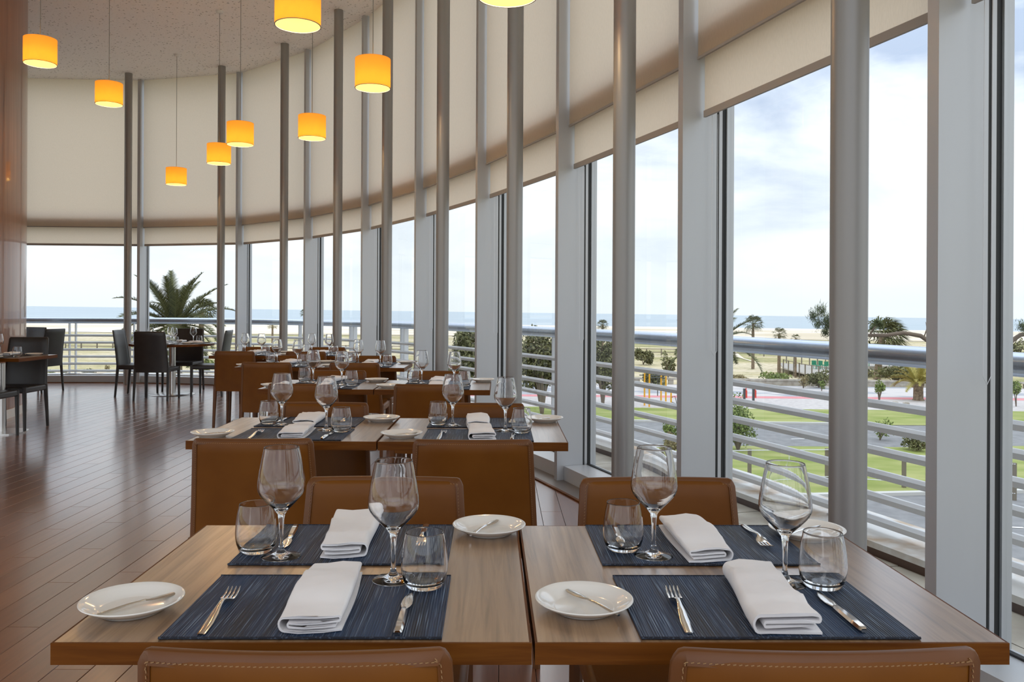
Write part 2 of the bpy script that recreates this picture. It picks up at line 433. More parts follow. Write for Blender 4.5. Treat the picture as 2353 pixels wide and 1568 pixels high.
# planks, laid lengthwise away from the camera
PW, PLEN, GAP = 0.13, 1.22, 0.0022
lim = curve(0.25, 8)
def ymax(x):
    best = 13.7
    for a, b in zip(lim[:-1], lim[1:]):
        if (a.x - x) * (b.x - x) <= 0 and abs(a.x - b.x) > 1e-9:
            best = a.y + (b.y - a.y) * (x - a.x) / (b.x - a.x); break
    return best
def proj(x, y, z):
    if y < 0.2: return None
    ax = x * F / y; ay = (CAMZ - z) * F / y
    return PX + ax - ROLL * ay, PY + ay + ROLL * ax
planks = []
x0 = -9.1; nrow = int((2.6 - x0) / PW)
for r in range(nrow):
    xa = x0 + r * PW + GAP / 2; xb = x0 + (r + 1) * PW - GAP / 2
    y = -4.0 - ((r * 0.437) % 1.0) * PLEN
    la, lb = ymax(xa), ymax(xb)
    while y < 14:
        ya, yb = y + GAP / 2, y + PLEN - GAP / 2; y += PLEN
        fa, fb = min(yb, la), min(yb, lb)
        if fa <= ya + 0.02 and fb <= ya + 0.02: continue
        fa, fb = max(fa, ya + 0.002), max(fb, ya + 0.002)
        planks.append((xa, xb, ya, fa, fb))
def seen(pl):
    xa, xb, ya, fa, fb = pl; best = 0
    for x, yy in ((xa, ya), (xb, ya), ((xa + xb) / 2, (ya + fa) / 2), (xa, fa), (xb, fb)):
        q = proj(x, yy, 0)
        if not q: continue
        u, v = q
        if not (0 < u < 2353 and 0 < v < 1568): continue
        ok = (u < 500) or (1230 < u < 1345 and 1080 < v < 1225) or (1030 < u < 1330 and v > 1515) or (845 < u < 965 and 1030 < v < 1120)
        if ok: best = max(best, F / yy * (xb - xa))
    return best
scored = sorted(((seen(p), k) for k, p in enumerate(planks)), reverse=True)
single = {k for s, k in scored[:300] if s > 9}
pcache = {}
def plank_mesh(mb, w, la, lb, ox=0, oy=0):
    c = 0.0012; z0, z1 = -0.011, 0.0
    mb.add([(ox, oy, z0), (ox + w, oy, z0), (ox + w, oy + lb, z0), (ox, oy + la, z0),
            (ox, oy, z1 - c), (ox + w, oy, z1 - c), (ox + w, oy + lb, z1 - c), (ox, oy + la, z1 - c),
            (ox + c, oy + c, z1), (ox + w - c, oy + c, z1), (ox + w - c, oy + lb - c, z1), (ox + c, oy + la - c, z1)],
           [(0, 1, 5, 4), (1, 2, 6, 5), (2, 3, 7, 6), (3, 0, 4, 7), (4, 5, 9, 8), (5, 6, 10, 9), (6, 7, 11, 10), (7, 4, 8, 11), (8, 9, 10, 11)])
fieldmb = MB()
for k, (xa, xb, ya, fa, fb) in enumerate(planks):
    if k in single:
        key = (round(fa - ya, 3), round(fb - ya, 3))
        if key not in pcache:
            mb = MB(); plank_mesh(mb, xb - xa, fa - ya, fb - ya); pcache[key] = mb.mesh('plank', M['plank'])
        put('plank', pcache[key], floor, (xa, ya, 0))
    else:
        plank_mesh(fieldmb, xb - xa, fa - ya, fb - ya, xa, ya)
tag(fieldmb.build('plank_field', M['plank_far'], floor), kind='stuff')

# round columns
cmesh = MB().lathe([(0, 0), (0.059, 0), (0.059, CEIL), (0, CEIL)], 32).mesh('column', M['steel_grey'], True, 40)
for i in range(NC):
    if i < 3: continue
    o = put('column', cmesh, None, (CP[i].x, CP[i].y, 0))
    lab = ('round grey steel column, %s' % vis_name(i)) if i < 13 else 'round grey steel column hidden behind the wooden wall'
    tag(o, lab, 'column', 'round columns along the glazed front', 'structure')

# mullion fins, sills, panes
def section(mb, i, o0, o1, w, z0, z1):
    q = [CO(i, o0, -w / 2), CO(i, o1, -w / 2), CO(i, o1, w / 2), CO(i, o0, w / 2)]
    n = 4
    mb.add([(p.x, p.y, z0) for p in q] + [(p.x, p.y, z1) for p in q],
           [(0, 3, 2, 1), (4, 5, 6, 7), (0, 1, 5, 4), (1, 2, 6, 5), (2, 3, 7, 6), (3, 0, 4, 7)])
    return mb
OG = 0.592
for i in range(NC):
    if CP[i].y < -2.5: continue
    e = empty('trim_%d' % (i + 1), (CO(i, 0.45).x, CO(i, 0.45).y, 0))
    tag(e, 'vertical aluminium window fin with rubber seals, %s' % vis_name(i), None, 'window fins', 'structure')
    Mi = Matrix.Translation(-e.location)
    def piece(nm, o0, o1, w, mt, z0=0.0, z1=CEIL):
        mb = section(MB(), i, o0, o1, w, z0, z1)
        mb.v = [Mi @ p for p in mb.v]
        return mb.build(nm, mt, e)
    piece('fin', 0.335, 0.545, 0.05, M['alu'])
    piece('rubber_seal', 0.545, 0.560, 0.044, M['gasket'])
    piece('glazing_bead', 0.560, 0.580, 0.05, M['alu'])
    piece('rubber_seal', 0.580, 0.606, 0.044, M['gasket'])
    piece('outer_cap', 0.606, 0.650, 0.062, M['alu'])
def between(i, o0, o1, z0, z1, inset=0.03):
    t = (CO(i + 1, o0) - CO(i, o0)).normalized() * inset
    t2 = (CO(i + 1, o1) - CO(i, o1)).normalized() * inset
    a, b = CO(i, o0) + t, CO(i + 1, o0) - t
    c, d = CO(i + 1, o1) - t2, CO(i, o1) + t2
    q = [a, b, c, d]
    return MB().add([(p.x, p.y, z0) for p in q] + [(p.x, p.y, z1) for p in q],
                    [(0, 1, 2, 3), (7, 6, 5, 4), (4, 5, 1, 0), (5, 6, 2, 1), (6, 7, 3, 2), (7, 4, 0, 3)])
ZU, ZL = 2.63, 2.335
wk = 0
for i in range(NC - 1):
    if max(CP[i].y, CP[i + 1].y) < -2.5: continue
    wk += 1
    nm = 'bay ' + vis_name(i + 1) if i + 1 >= vis0 else 'bay ' + vis_name(i)
    w = empty('window_%d' % wk, (0, 0, 0))
    tag(w, 'tall glass window, ' + nm, None, 'glazed bays', 'structure')
    a, b = CO(i, OG), CO(i + 1, OG)
    MB().add([(a.x, a.y, 0.1), (b.x, b.y, 0.1), (b.x, b.y, CEIL), (a.x, a.y, CEIL)], [(0, 1, 2, 3)]).build('pane', M['pane'], w)
    between(i, 0.39, 0.578, 0.004, 0.11).build('sill', M['sill'], w)
    between(i, 0.578, 0.60, 0.0, 0.118).build('rubber_seal', M['gasket'], w)
    between(i, 0.60, 0.65, -0.03, 0.10, 0.0).build('outer_sill', M['alu'], w)
    between(i, 0.52, 0.60, ZU + 0.0, ZU + 0.20).build('transom', M['alu'], w)
    # blinds: the upper sheet hangs from the ceiling in front of the lower one
    if i < 3: continue
    for part, ob, z1, z0 in (('upper', 0.415, CEIL, ZU), ('lower', 0.457, ZU + 0.17, ZL)):
        bl = empty('roller_blind', (0, 0, 0))
        tag(bl, 'beige translucent %s roller blind, %s' % (part, nm), 'blind', '%s roller blinds' % part)
        t = (CO(i + 1, ob) - CO(i, ob)).normalized()
        a, b = CO(i, ob) + t * 0.045, CO(i + 1, ob) - t * 0.045
        MB().add([(a.x, a.y, z0), (b.x, b.y, z0), (b.x, b.y, z1), (a.x, a.y, z1)], [(0, 1, 2, 3)]).build('fabric', M['fabric'], bl)
        if part == 'lower' and vis0 <= i + 1 < 12:
            cpos = CO(i + 1, 0.50, -0.05); cpos2 = CO(i + 1, 0.535, -0.05)
            MB().tube([(cpos.x, cpos.y, ZL), (cpos.x, cpos.y, 1.05), ((cpos.x + cpos2.x) / 2, (cpos.y + cpos2.y) / 2, 1.02), (cpos2.x, cpos2.y, 1.05), (cpos2.x, cpos2.y, ZL)], .0014, 5).build('pull_chain', M['rail'], bl)
        nrm = Vector((t.y, -t.x)) * 0.007; hh = 0.036 if part == 'lower' else 0.014
        q = [a - nrm, b - nrm, b + nrm, a + nrm]
        MB().add([(p.x, p.y, z0 - hh * 0.6) for p in q] + [(p.x, p.y, z0 + hh * 0.4) for p in q],
                 [(0, 1, 2, 3), (7, 6, 5, 4), (4, 5, 1, 0), (5, 6, 2, 1), (6, 7, 3, 2), (7, 4, 0, 3)]).build('hem_bar', M['hem'], bl)
mb = MB(); strip(mb, 0.225, 0.40, -0.02, 0.006)
tag(mb.build('trim_threshold', M['threshold']), 'dark metal threshold between plank floor and windows', None, None, 'structure')
mb = MB(); strip(mb, 0.205, 0.228, -0.02, 0.010)
tag(mb.build('trim_edging', M['edge']), 'curved wooden edging strip around the plank floor', None, None, 'structure')

# terrace: slab, tiles, curb
mb = MB(); strip(mb, 0.60, 1.32, -0.6, -0.042)
terr = mb.build('terrace_floor', M['slab']); tag(terr, 'pale stone terrace outside the windows', None, None, 'structure')
ta, tb, tm = curve(0.655, 3), curve(1.26, 3), curve(0.96, 3)
for k in range(len(ta) - 1):
    for p, q in ((ta, tm), (tm, tb)):
        c = [p[k], p[k + 1], q[k + 1], q[k]]
        if min(v.y for v in c) < 0.3: continue
        g = sum(c, Vector((0, 0))) / 4
        c2 = [g + (v - g) * (1 - 0.004 / max((v - g).length, 0.01) * 1.2) for v in c]
        dz = rnd.uniform(-0.001, 0.002)
        MB().add([(v.x - g.x, v.y - g.y, -0.02) for v in c2] + [(v.x - g.x, v.y - g.y, dz) for v in c2],
                 [(0, 1, 2, 3), (7, 6, 5, 4), (4, 5, 1, 0), (5, 6, 2, 1), (6, 7, 3, 2), (7, 4, 0, 3)]).build('tile', M['stone'], terr).location = (g.x, g.y, -0.022)
mb = MB(); strip(mb, 1.25, 1.72, 0.022, 0.055)
curb = mb.build('terrace_curb', M['curb']); tag(curb, 'stained white curb under the terrace railing', None, None, 'structure')
mb = MB(); strip(mb, 1.29, 1.68, -0.6, 0.022)
tag(mb.build('curb_base', M['curb_side'], curb))
# railing
OR = 1.45
rail = empty('railing', (0, 0, 0)); tag(rail, 'white terrace railing with thick round handrail and six bars', 'railing')
rc = curve(OR, 8)
MB().tube([(p.x, p.y, 1.03) for p in rc], 0.056, 20).build('handrail', M['tube'], rail, True, 50)
for k in range(6):
    z = 0.757 - 0.1285 * k
    a, b = curve(OR - 0.05, 6), curve(OR - 0.008, 6)
    mb = MB()
    mb.rings([[(p.x, p.y, z - 0.021), (q.x, q.y, z - 0.021), (q.x, q.y, z + 0.021), (q.x * .6 + p.x * .4, q.y * .6 + p.y * .4, z + 0.021), (p.x, p.y, z + 0.006)] for p, q in zip(a, b)])
    mb.build('rail_bar', M['rail'], rail)
def rail_at(ratio):
    for a, b in zip(rc[:-1], rc[1:]):
        fa, fb = a.x - ratio * a.y, b.x - ratio * b.y
        if a.y > 0 and fa * fb <= 0:
            t = fa / (fa - fb); return a.lerp(b, t), (b - a).normalized()
for u in (166, 300, 548, 692, 808, 925, 1275, 1655, 1945):
    hit = rail_at((u - PX) / F)
    if not hit: continue
    p, t = hit; nrm = Vector((t.y, -t.x))
    for sgn in (-1, 1):
        c = p + t * 0.055 * sgn
        q = [c - nrm * 0.005 - t * 0.006, c + nrm * 0.07 - t * 0.006, c + nrm * 0.07 + t * 0.006, c - nrm * 0.005 + t * 0.006]
        MB().add([(v.x, v.y, 0.055) for v in q] + [(v.x, v.y, 0.985) for v in q],
                 [(0, 3, 2, 1), (4, 5, 6, 7), (0, 1, 5, 4), (1, 2, 6, 5), (2, 3, 7, 6), (3, 0, 4, 7)]).build('post', M['rail'], rail)
    q = [p - nrm * 0.05 - t * 0.1, p + nrm * 0.1 - t * 0.1, p + nrm * 0.1 + t * 0.1, p - nrm * 0.05 + t * 0.1]
    MB().add([(v.x, v.y, 0.055) for v in q] + [(v.x, v.y, 0.067) for v in q],
             [(0, 3, 2, 1), (4, 5, 6, 7), (0, 1, 5, 4), (1, 2, 6, 5), (2, 3, 7, 6), (3, 0, 4, 7)]).build('base_plate', M['rail'], rail)

# curved wooden wall at the left, with a pale plinth
WC, WR = Vector((-8.645, 8.85)), 3.1
mb = MB().lathe([(0, 0.1), (WR, 0.1), (WR, CEIL), (0, CEIL)], 160)
ww = mb.build('wall_left', M['wallwood'], None, True, 40); ww.location = (WC.x, WC.y, 0)
tag(ww, 'curved wall clad in red brown wood veneer', None, None, 'structure')
bb = MB().lathe([(0, 0), (WR + 0.012, 0), (WR + 0.012, 0.1), (0, 0.1)], 160).build('baseboard_left', M['white'], None, True, 40)
bb.location = (WC.x, WC.y, 0); tag(bb, 'pale metal plinth along the foot of the curved wooden wall', None, None, 'structure')

# ------------------------------------------------------------------ chairs
def make_chair(name, H, leather, edge, stitches, backdepth=0.05):
    root = empty(name)
    zb, n = 0.385, 13
    zs = [zb + (H - zb) * t for t in (0, .15, .3, .45, .6, .75, .88, .96, 1.0)]
    def half(z): return 0.236 - 0.026 * (z - zb) / (H - zb)
    def yc(z): return -0.205 - backdepth * ((z - zb) / (H - zb)) ** 1.3
    def pt(u, z, off, inset):
        w = half(z) - inset
        return Vector((u * w, yc(z) - 0.018 * (1 - u * u) + off, z))
    mb = MB(); rs = []
    for z in zs:
        zz = min(z, H - 0.012)
        k = (z - zb) / (H - zb)
        th = 0.017 if k < 0.97 else 0.010
        ring = []
        for j in range(n):
            u = -1 + 2 * j / (n - 1); e = th * (1 - 0.55 * abs(u) ** 8)
            ring.append(pt(u, zz if k < 0.99 else H - 0.008, e, 0.011))
        for j in range(n):
            u = 1 - 2 * j / (n - 1); e = th * (1 - 0.55 * abs(u) ** 8)
            ring.append(pt(u, zz if k < 0.99 else H - 0.008, -e, 0.011))
        rs.append(ring)
    mb.rings(rs)
    back = mb.build('backrest', leather, root, True, 50)
    # welted edge running up both sides and over the top
    path = []
    for z in [zb + (H - 0.02 - zb) * t for t in (0, .2, .4, .6, .8, 1.0)]: path.append(pt(-1, z, 0, 0.004))
    for a in (0.35, 0.8): path.append(pt(-1 + 0.045 * a, H - 0.02 + 0.016 * math.sin(a * PI / 2), 0, 0.004))
    for j in range(11): path.append(pt(-0.94 + 1.88 * j / 10, H - 0.003, 0, 0.004))
    for a in (0.8, 0.35): path.append(pt(1 - 0.045 * a, H - 0.02 + 0.016 * math.sin(a * PI / 2), 0, 0.004))
    for z in [zb + (H - 0.02 - zb) * t for t in (1, .8, .6, .4, .2, 0)]: path.append(pt(1, z, 0, 0.004))
    mb = MB(); rs = []
    for i, p in enumerate(path):
        t = (path[min(i + 1, len(path) - 1)] - path[max(i - 1, 0)]); t.y = 0; t.normalize()
        nn = Vector((-t.z, 0, t.x))
        c = p - nn * 0.004
        ring = []
        for a, b in ((0.0065, 0.0075), (0.008, 0.0045), (0.008, -0.0045), (0.0065, -0.0075), (-0.0115, -0.0125), (-0.0115, 0.0125)):
            ring.append(c + nn * a + Vector((0, b, 0)))
        rs.append(ring)
    mb.rings(rs); mb.build('welted_edge', edge, back, True, 60)
    if stitches:
        mb = MB()
        L = []
        for a, b in zip(path[:-1], path[1:]):
            m = max(1, int((b - a).length / 0.0075))
            for k in range(m): L.append((a.lerp(b, k / m), (b - a).normalized()))
        for k, (p, t) in enumerate(L):
            tt = Vector((t.x, 0, t.z)).normalized(); nn = Vector((-tt.z, 0, tt.x))
            for sg in (-1, 1):
                c = p - nn * 0.0105 + Vector((0, sg * 0.0118, 0))
                d = (tt * 0.0021 + nn * 0.0004)
                q = [c - d - nn * 0.0006, c + d - nn * 0.0006, c + d + nn * 0.0006, c - d + nn * 0.0006]
                h = Vector((0, sg * 0.0012, 0))
                mb.add(q + [v + h for v in q], [(0, 1, 2, 3), (7, 6, 5, 4), (4, 5, 1, 0), (5, 6, 2, 1), (6, 7, 3, 2), (7, 4, 0, 3)])
        mb.build('stitching', M['stitch'], back)
    # seat
    mb = MB().box(-0.238, 0.238, -0.20, 0.205, 0.388, 0.450)
    seat = mb.build('seat', leather, root, True, 40); bevel(seat, 0.016, 3)
    # legs
    for sx in (-1, 1):
        for sy in (-1, 1):
            x, y = sx * 0.222, (0.19 if sy > 0 else -0.198)
            xb, yb = sx * 0.228, (0.192 if sy > 0 else -0.235)
            mb = MB(); rs = []
            for k, s in ((0.0, 0.0135), (0.5, 0.0165), (1.0, 0.0195)):
                z = 0.0 + 0.449 * k
                cx, cyy = xb + (x - xb) * k, yb + (y - yb) * k
                c = s * 0.45
                rs.append([(cx - s, cyy - c, z), (cx - c, cyy - s, z), (cx + c, cyy - s, z), (cx + s, cyy - c, z),
                           (cx + s, cyy + c, z), (cx + c, cyy + s, z), (cx - c, cyy + s, z), (cx - s, cyy + c, z)])
            mb.rings(rs); mb.build('leg', edge if stitches else leather, root, True, 30)
    return root
protos = {'tan': make_chair('dining_chair', 0.812, M['tan'], M['tan_edge'], True),
          'black': make_chair('dining_chair', 0.945, M['black'], M['black'], False, 0.075)}
used = set()
def chair(kind, x, y, rot, label, group):
    o = protos[kind] if kind not in used else copy_tree(protos[kind])
    used.add(kind)
    o.location = (x, y, 0); o.rotation_euler = (0, 0, rot)
    return tag(o, label, 'chair', group)

# ------------------------------------------------------------------ tableware
def arc(cx, cz, r, a0, a1, n):
    return [(cx + r * math.cos(a0 + (a1 - a0) * k / n), cz + r * math.sin(a0 + (a1 - a0) * k / n)) for k in range(n + 1)]
GLASS_PROF = [(0, 0), (.0360, 0), (.0385, 0), (.0398, .0003), (.0403, .0009), (.0398, .0015), (.0385, .0020), (.034, .0034), (.020, .0062), (.0105, .0105), (.0062, .0165), (.0046, .026), (.0042, .042), (.0046, .060), (.0058, .078), (.0078, .089),
    (.0125, .0955), (.020, .1035), (.031, .1145), (.040, .1245), (.0452, .132), (.0480, .140), (.0487, .148), (.0478, .160), (.0445, .182), (.0402, .205), (.0362, .2245), (.0358, .2268), (.03555, .2279), (.0350, .2283), (.03445, .2279), (.0344, .2268), (.0348, .2245),
    (.0390, .205), (.0433, .182), (.0466, .160), (.0475, .148), (.0467, .141), (.0440, .134), (.0388, .1268), (.0300, .1175), (.0190, .1070), (.0110, .1010), (.005, .0985), (0, .098)]
glass_me = MB().lathe(GLASS_PROF, 48).mesh('wine_glass', M['glass'], True)
TUMB_PROF = [(0, .0008), (.030, 0), (.0335, .0016), (.0372, .0075), (.0412, .019), (.0434, .032), (.0438, .042), (.0424, .060), (.0392, .082), (.0358, .0985), (.0354, .1008), (.03515, .1018), (.0346, .1022), (.03405, .1018), (.0340, .1008), (.0344, .0985),
    (.0379, .082), (.0411, .060), (.0424, .042), (.0420, .032), (.0396, .020), (.0350, .0115), (.028, .0085), (.015, .0078), (0, .0076)]
tumb_me = MB().lathe(TUMB_PROF, 48).mesh('water_tumbler', M['glass'], True)
PLATE_PROF = [(0, .0025), (.047, .0025), (.0475, 0), (.051, 0), (.053, .0035), (.064, .0075), (.076, .0140), (.0838, .0190), (.0850, .0204), (.0844, .0216), (.0825, .0216), (.074, .0170), (.062, .0105), (.054, .0066), (.050, .0058), (0, .0058)]
plate_me = MB().lathe(PLATE_PROF, 56).mesh('side_plate', M['porcelain'], True)

def loft_strip(mb, spec, taper_ends=True):
    """spec rows: (v, half width, z centre, half thickness, u centre)"""
    rs = []
    for v, w, z, t, u in spec:
        rs.append([(u - w, v, z), (u - w * 0.6, v, z + t), (u + w * 0.6, v, z + t), (u + w, v, z), (u + w * 0.6, v, z - t), (u - w * 0.6, v, z - t)])
    mb.rings(rs)
def fork_mesh():
    mb = MB()
    loft_strip(mb, [(-.103, .0052, .0024, .0012, 0), (-.098, .0066, .0026, .0016, 0), (-.06, .0077, .0040, .0018, 0), (-.025, .0066, .0075, .0019, 0), (.005, .0040, .0118, .0018, 0), (.022, .0034, .0130, .0016, 0),
                    (.031, .0055, .0118, .0014, 0), (.038, .0105, .0092, .0012, 0), (.044, .0122, .0066, .0011, 0), (.056, .0124, .0042, .0010, 0)])
    for k in range(4):
        u = -.0103 + k * .00687
        loft_strip(mb, [(.055, .0021, .0043, .0010, u), (.075, .0019, .0040, .0010, u), (.092, .0015, .0066, .0009, u), (.102, .0007, .0096, .0006, u)])
    return mb.mesh('dinner_fork', M['cutlery'], True, 50)
fork_me = fork_mesh()
kh = MB(); loft_strip(kh, [(-.098, .0056, .0045, .0030, 0), (-.095, .0072, .0048, .0042, 0), (-.06, .0080, .0052, .0046, 0), (-.02, .0070, .0052, .0042, 0), (.004, .0056, .0050, .0036, 0), (.008, .0046, .0050, .0026, 0)])
kh_me = kh.mesh('handle', M['cutlery'], True, 40)
kb = MB(); loft_strip(kb, [(.006, .0040, .0050, .0014, 0), (.016, .0072, .0046, .0010, .001), (.030, .0098, .0042, .0009, .0016), (.048, .0094, .0040, .0008, .0016), (.066, .0072, .0040, .0007, .002), (.082, .0036, .0040, .0005, .004), (.090, .0008, .0040, .0003, .0056)])
kb_me = kb.mesh('blade', M['cutlery'], True, 50)
bh = MB(); loft_strip(bh, [(-.07, .0030, .0050, .0016, 0), (-.05, .0042, .0064, .0018, 0), (-.02, .0034, .0090, .0018, 0), (.012, .0028, .0090, .0016, 0)])
bh_me = bh.mesh('handle', M['cutlery'], True, 50)
bb2 = MB(); loft_strip(bb2, [(.010, .0028, .0090, .0014, 0), (.020, .0068, .0080, .0011, .0014), (.038, .0092, .0080, .0009, .002), (.056, .0082, .0084, .0008, .002), (.068, .0040, .0090, .0005, .003)])
bb_me = bb2.mesh('blade', M['cutlery'], True, 50)
def napkin_mesh(seed):
    r = random.Random(seed)
    path = [(.050, .0030), (.02, .0026), (-.02, .0028), (-.045, .0030)]
    path += arc(-.045, .0125, .0095, -PI / 2, -PI * 1.5, 8)[1:]
    path += [(-.02, .0232), (.01, .0236), (.036, .0226)]
    path += arc(.044, .0188, .0036, PI / 2, -PI / 2, 6)
    path += [(.02, .0150), (-.015, .0148), (-.034, .0150)]
    path += arc(-.036, .0122, .0028, PI / 2, PI * 1.5, 5)
    path += [(-.01, .0092), (.02, .0090), (.040, .0086)]
    n = len(path); th = 0.0017
    offs = []
    for i, (x, z) in enumerate(path):
        a = path[max(i - 1, 0)]; b = path[min(i + 1, n - 1)]
        t = Vector((b[0] - a[0], b[1] - a[1])); t.normalize(); offs.append(Vector((-t.y, t.x)))
    steps = 16; L = 0.285; mb = MB(); rs = []
    ph = r.uniform(0, 6); sk = r.uniform(-.01, .01); cl = r.uniform(-.03, .03)
    for k in range(steps + 1):
        f = k / steps; v = -L / 2 + L * f
        ws = 1.0 + .05 * math.sin(f * 5 + ph) - .06 * f
        hs = 1.0 + .10 * math.sin(f * 7 + ph * 2) + (.10 if 0.25 < f < .8 else 0)
        ring = []
        for sgn in (1, -1):
            for i in (range(n) if sgn > 0 else range(n - 1, -1, -1)):
                x, z = path[i]; x += offs[i].x * th * sgn; z += offs[i].y * th * sgn
                top = max(0, (z - .016) / .008)
                d = (x * 1.4 + (v - cl)) / .012
                z += top * .0045 * math.exp(-d * d) + top * .0014 * math.sin(v * 60 + x * 70 + ph)
                x = x * ws + sk * f
                vv = v + .006 * math.sin(x * 50 + ph) * (1 if f in (0, 1) else .3)
                ring.append((x, vv, z * hs * 1.2 if z > .006 else z))
        rs.append(ring)
    mb.rings(rs)
    mb.v = [Vector((p.x, p.y, max(p.z, .0004))) for p in mb.v]
    return mb.mesh('napkin', M['cloth'], True, 60)
nap_me = [napkin_mesh(s) for s in range(4)]
def mat_mesh(m, hem):
    mb = MB(); W, D = .2215, .1515
    mb.box(-W, W, -D, D, 0, .0028)
    me = mb.mesh('placemat', m); 
    h = MB().tube([(-W, 0, .0022), (0, 0, .0022), (W, 0, .0022)], .0023, 6)
    hm = h.mesh('hem', hem, True)
    return me, hm
mat_blue = mat_mesh(M['mat'], M['mat_hem'])
mat_dark = mat_mesh(M['darkmat'], M['darkmat'])

def setting(cx, cyy, z, rot, where, grp, dark=False, jit=0.006, items='all', fine=None):
    """one place setting, origin at the mat centre, the diner sits on the -v side"""
    J = lambda s=jit: rnd.uniform(-s, s)
    ca, sa = math.cos(rot), math.sin(rot)
    def W(u, v, h): return (cx + u * ca - v * sa, cyy + u * sa + v * ca, z + h)
    col = 'charcoal' if dark else 'navy blue ribbed'
    d = fine or {}
    me = mat_dark if dark else mat_blue
    mo = put('placemat', me[0], None, W(0, 0, 0.0006), rot); put('hem', me[1], mo, (0, -.1515, 0)); put('hem', me[1], mo, (0, .1515, 0))
    tag(mo, '%s placemat %s' % (col, where), 'placemat', grp + ' placemats')
    g = d.get('glass', (.110 + J(.004), .110 + J(.004))); o = put('wine_glass', glass_me, None, W(*g, .0034), rnd.uniform(0, 6))
    tag(o, 'empty stemmed wine glass %s' % where, 'wine glass', grp + ' wine glasses')
    g = d.get('tumb', (.178 + J(.003), .070 + J(.003))); o = put('water_tumbler', tumb_me, None, W(*g, .0034), rnd.uniform(0, 6))
    tag(o, 'empty rounded water tumbler %s' % where, 'tumbler', grp + ' tumblers')
    g = d.get('plate', (-.312 + J(), -.05 + J(.02))); o = put('side_plate', plate_me, None, W(*g, .0006), 0)
    tag(o, 'small white side plate %s' % where, 'plate', grp + ' side plates')
    ba = d.get('bk', -0.6 + J(.3)); e = empty('butter_knife', W(g[0] + .012, g[1], .0066), rot + ba)
    put('handle', bh_me, e); put('blade', bb_me, e)
    tag(e, 'butter knife on the side plate %s' % where, 'knife', grp + ' butter knives')
    g = d.get('nap', (.008 + J(), .01 + J(.01), J(.12))); o = put('napkin', nap_me[rnd.randrange(4)], None, W(g[0], g[1], .0036), rot + g[2])
    if dark: o.scale = (0.9, 0.8, 0.9)
    tag(o, 'folded white cloth napkin %s' % where, 'napkin', grp + ' napkins')
    g = d.get('fork', (-.150 + J(), -.036 + J(), J(.06))); o = put('dinner_fork', fork_me, None, W(g[0], g[1], .0034), rot + g[2])
    tag(o, 'steel dinner fork %s' % where, 'fork', grp + ' forks')
    g = d.get('knife', (.145 + J(), -.042 + J(), J(.06))); e = empty('dinner_knife', W(g[0], g[1], .0034), rot + g[2])
    put('handle', kh_me, e); put('blade', kb_me, e)
    tag(e, 'steel dinner knife %s' % where, 'knife', grp + ' knives')

# ------------------------------------------------------------------ rows of wooden tables with cognac chairs
TH = 0.034
def table_mesh(w, d):
    t = MB().box(-w / 2 + .004, w / 2 - .004, -d / 2 + .004, d / 2 - .004, 0.75 - TH, 0.75).mesh('tabletop', M['top'])
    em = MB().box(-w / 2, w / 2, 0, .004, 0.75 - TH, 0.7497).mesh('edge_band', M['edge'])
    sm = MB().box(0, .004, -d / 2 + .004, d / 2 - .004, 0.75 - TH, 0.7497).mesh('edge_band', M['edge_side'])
    return t, em, sm
ped_me = MB().lathe([(0.032, 0.012), (0.032, 0.70)], 24).mesh('pedestal', M['steel'], True)
plt_me = MB().box(-.16, .16, -.16, .16, 0.70, 0.716).mesh('top_bracket', M['steel'])
base_me = MB().lathe([(0, 0), (.22, 0), (.222, .004), (.215, .010), (.04, .014), (0, .014)], 40).mesh('base_plate', M['steel'], True, 40)
TW, TD = 0.745, 0.70
tmeshes = table_mesh(TW, TD)
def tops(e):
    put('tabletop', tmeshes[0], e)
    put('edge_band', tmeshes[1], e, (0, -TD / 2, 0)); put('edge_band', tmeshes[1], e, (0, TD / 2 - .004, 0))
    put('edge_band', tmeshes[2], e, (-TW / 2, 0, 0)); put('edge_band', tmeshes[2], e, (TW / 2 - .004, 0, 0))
def table(cx, cyy, rot, label):
    e = empty('dining_table', (cx, cyy, 0), rot)
    tops(e)
    put('pedestal', ped_me, e); put('top_bracket', plt_me, e); put('base_plate', base_me, e)
    return tag(e, label, 'table', 'wooden tables set in pairs along the windows')
ROWS = [(1.288, 0.054, 0.0124), (3.23, -0.480, 0.0), (5.31, -0.812, 0.0), (7.26, -1.590, 0.0), (8.98, -2.42, 0.0)]
RN = ['front', 'second', 'third', 'fourth', 'last']
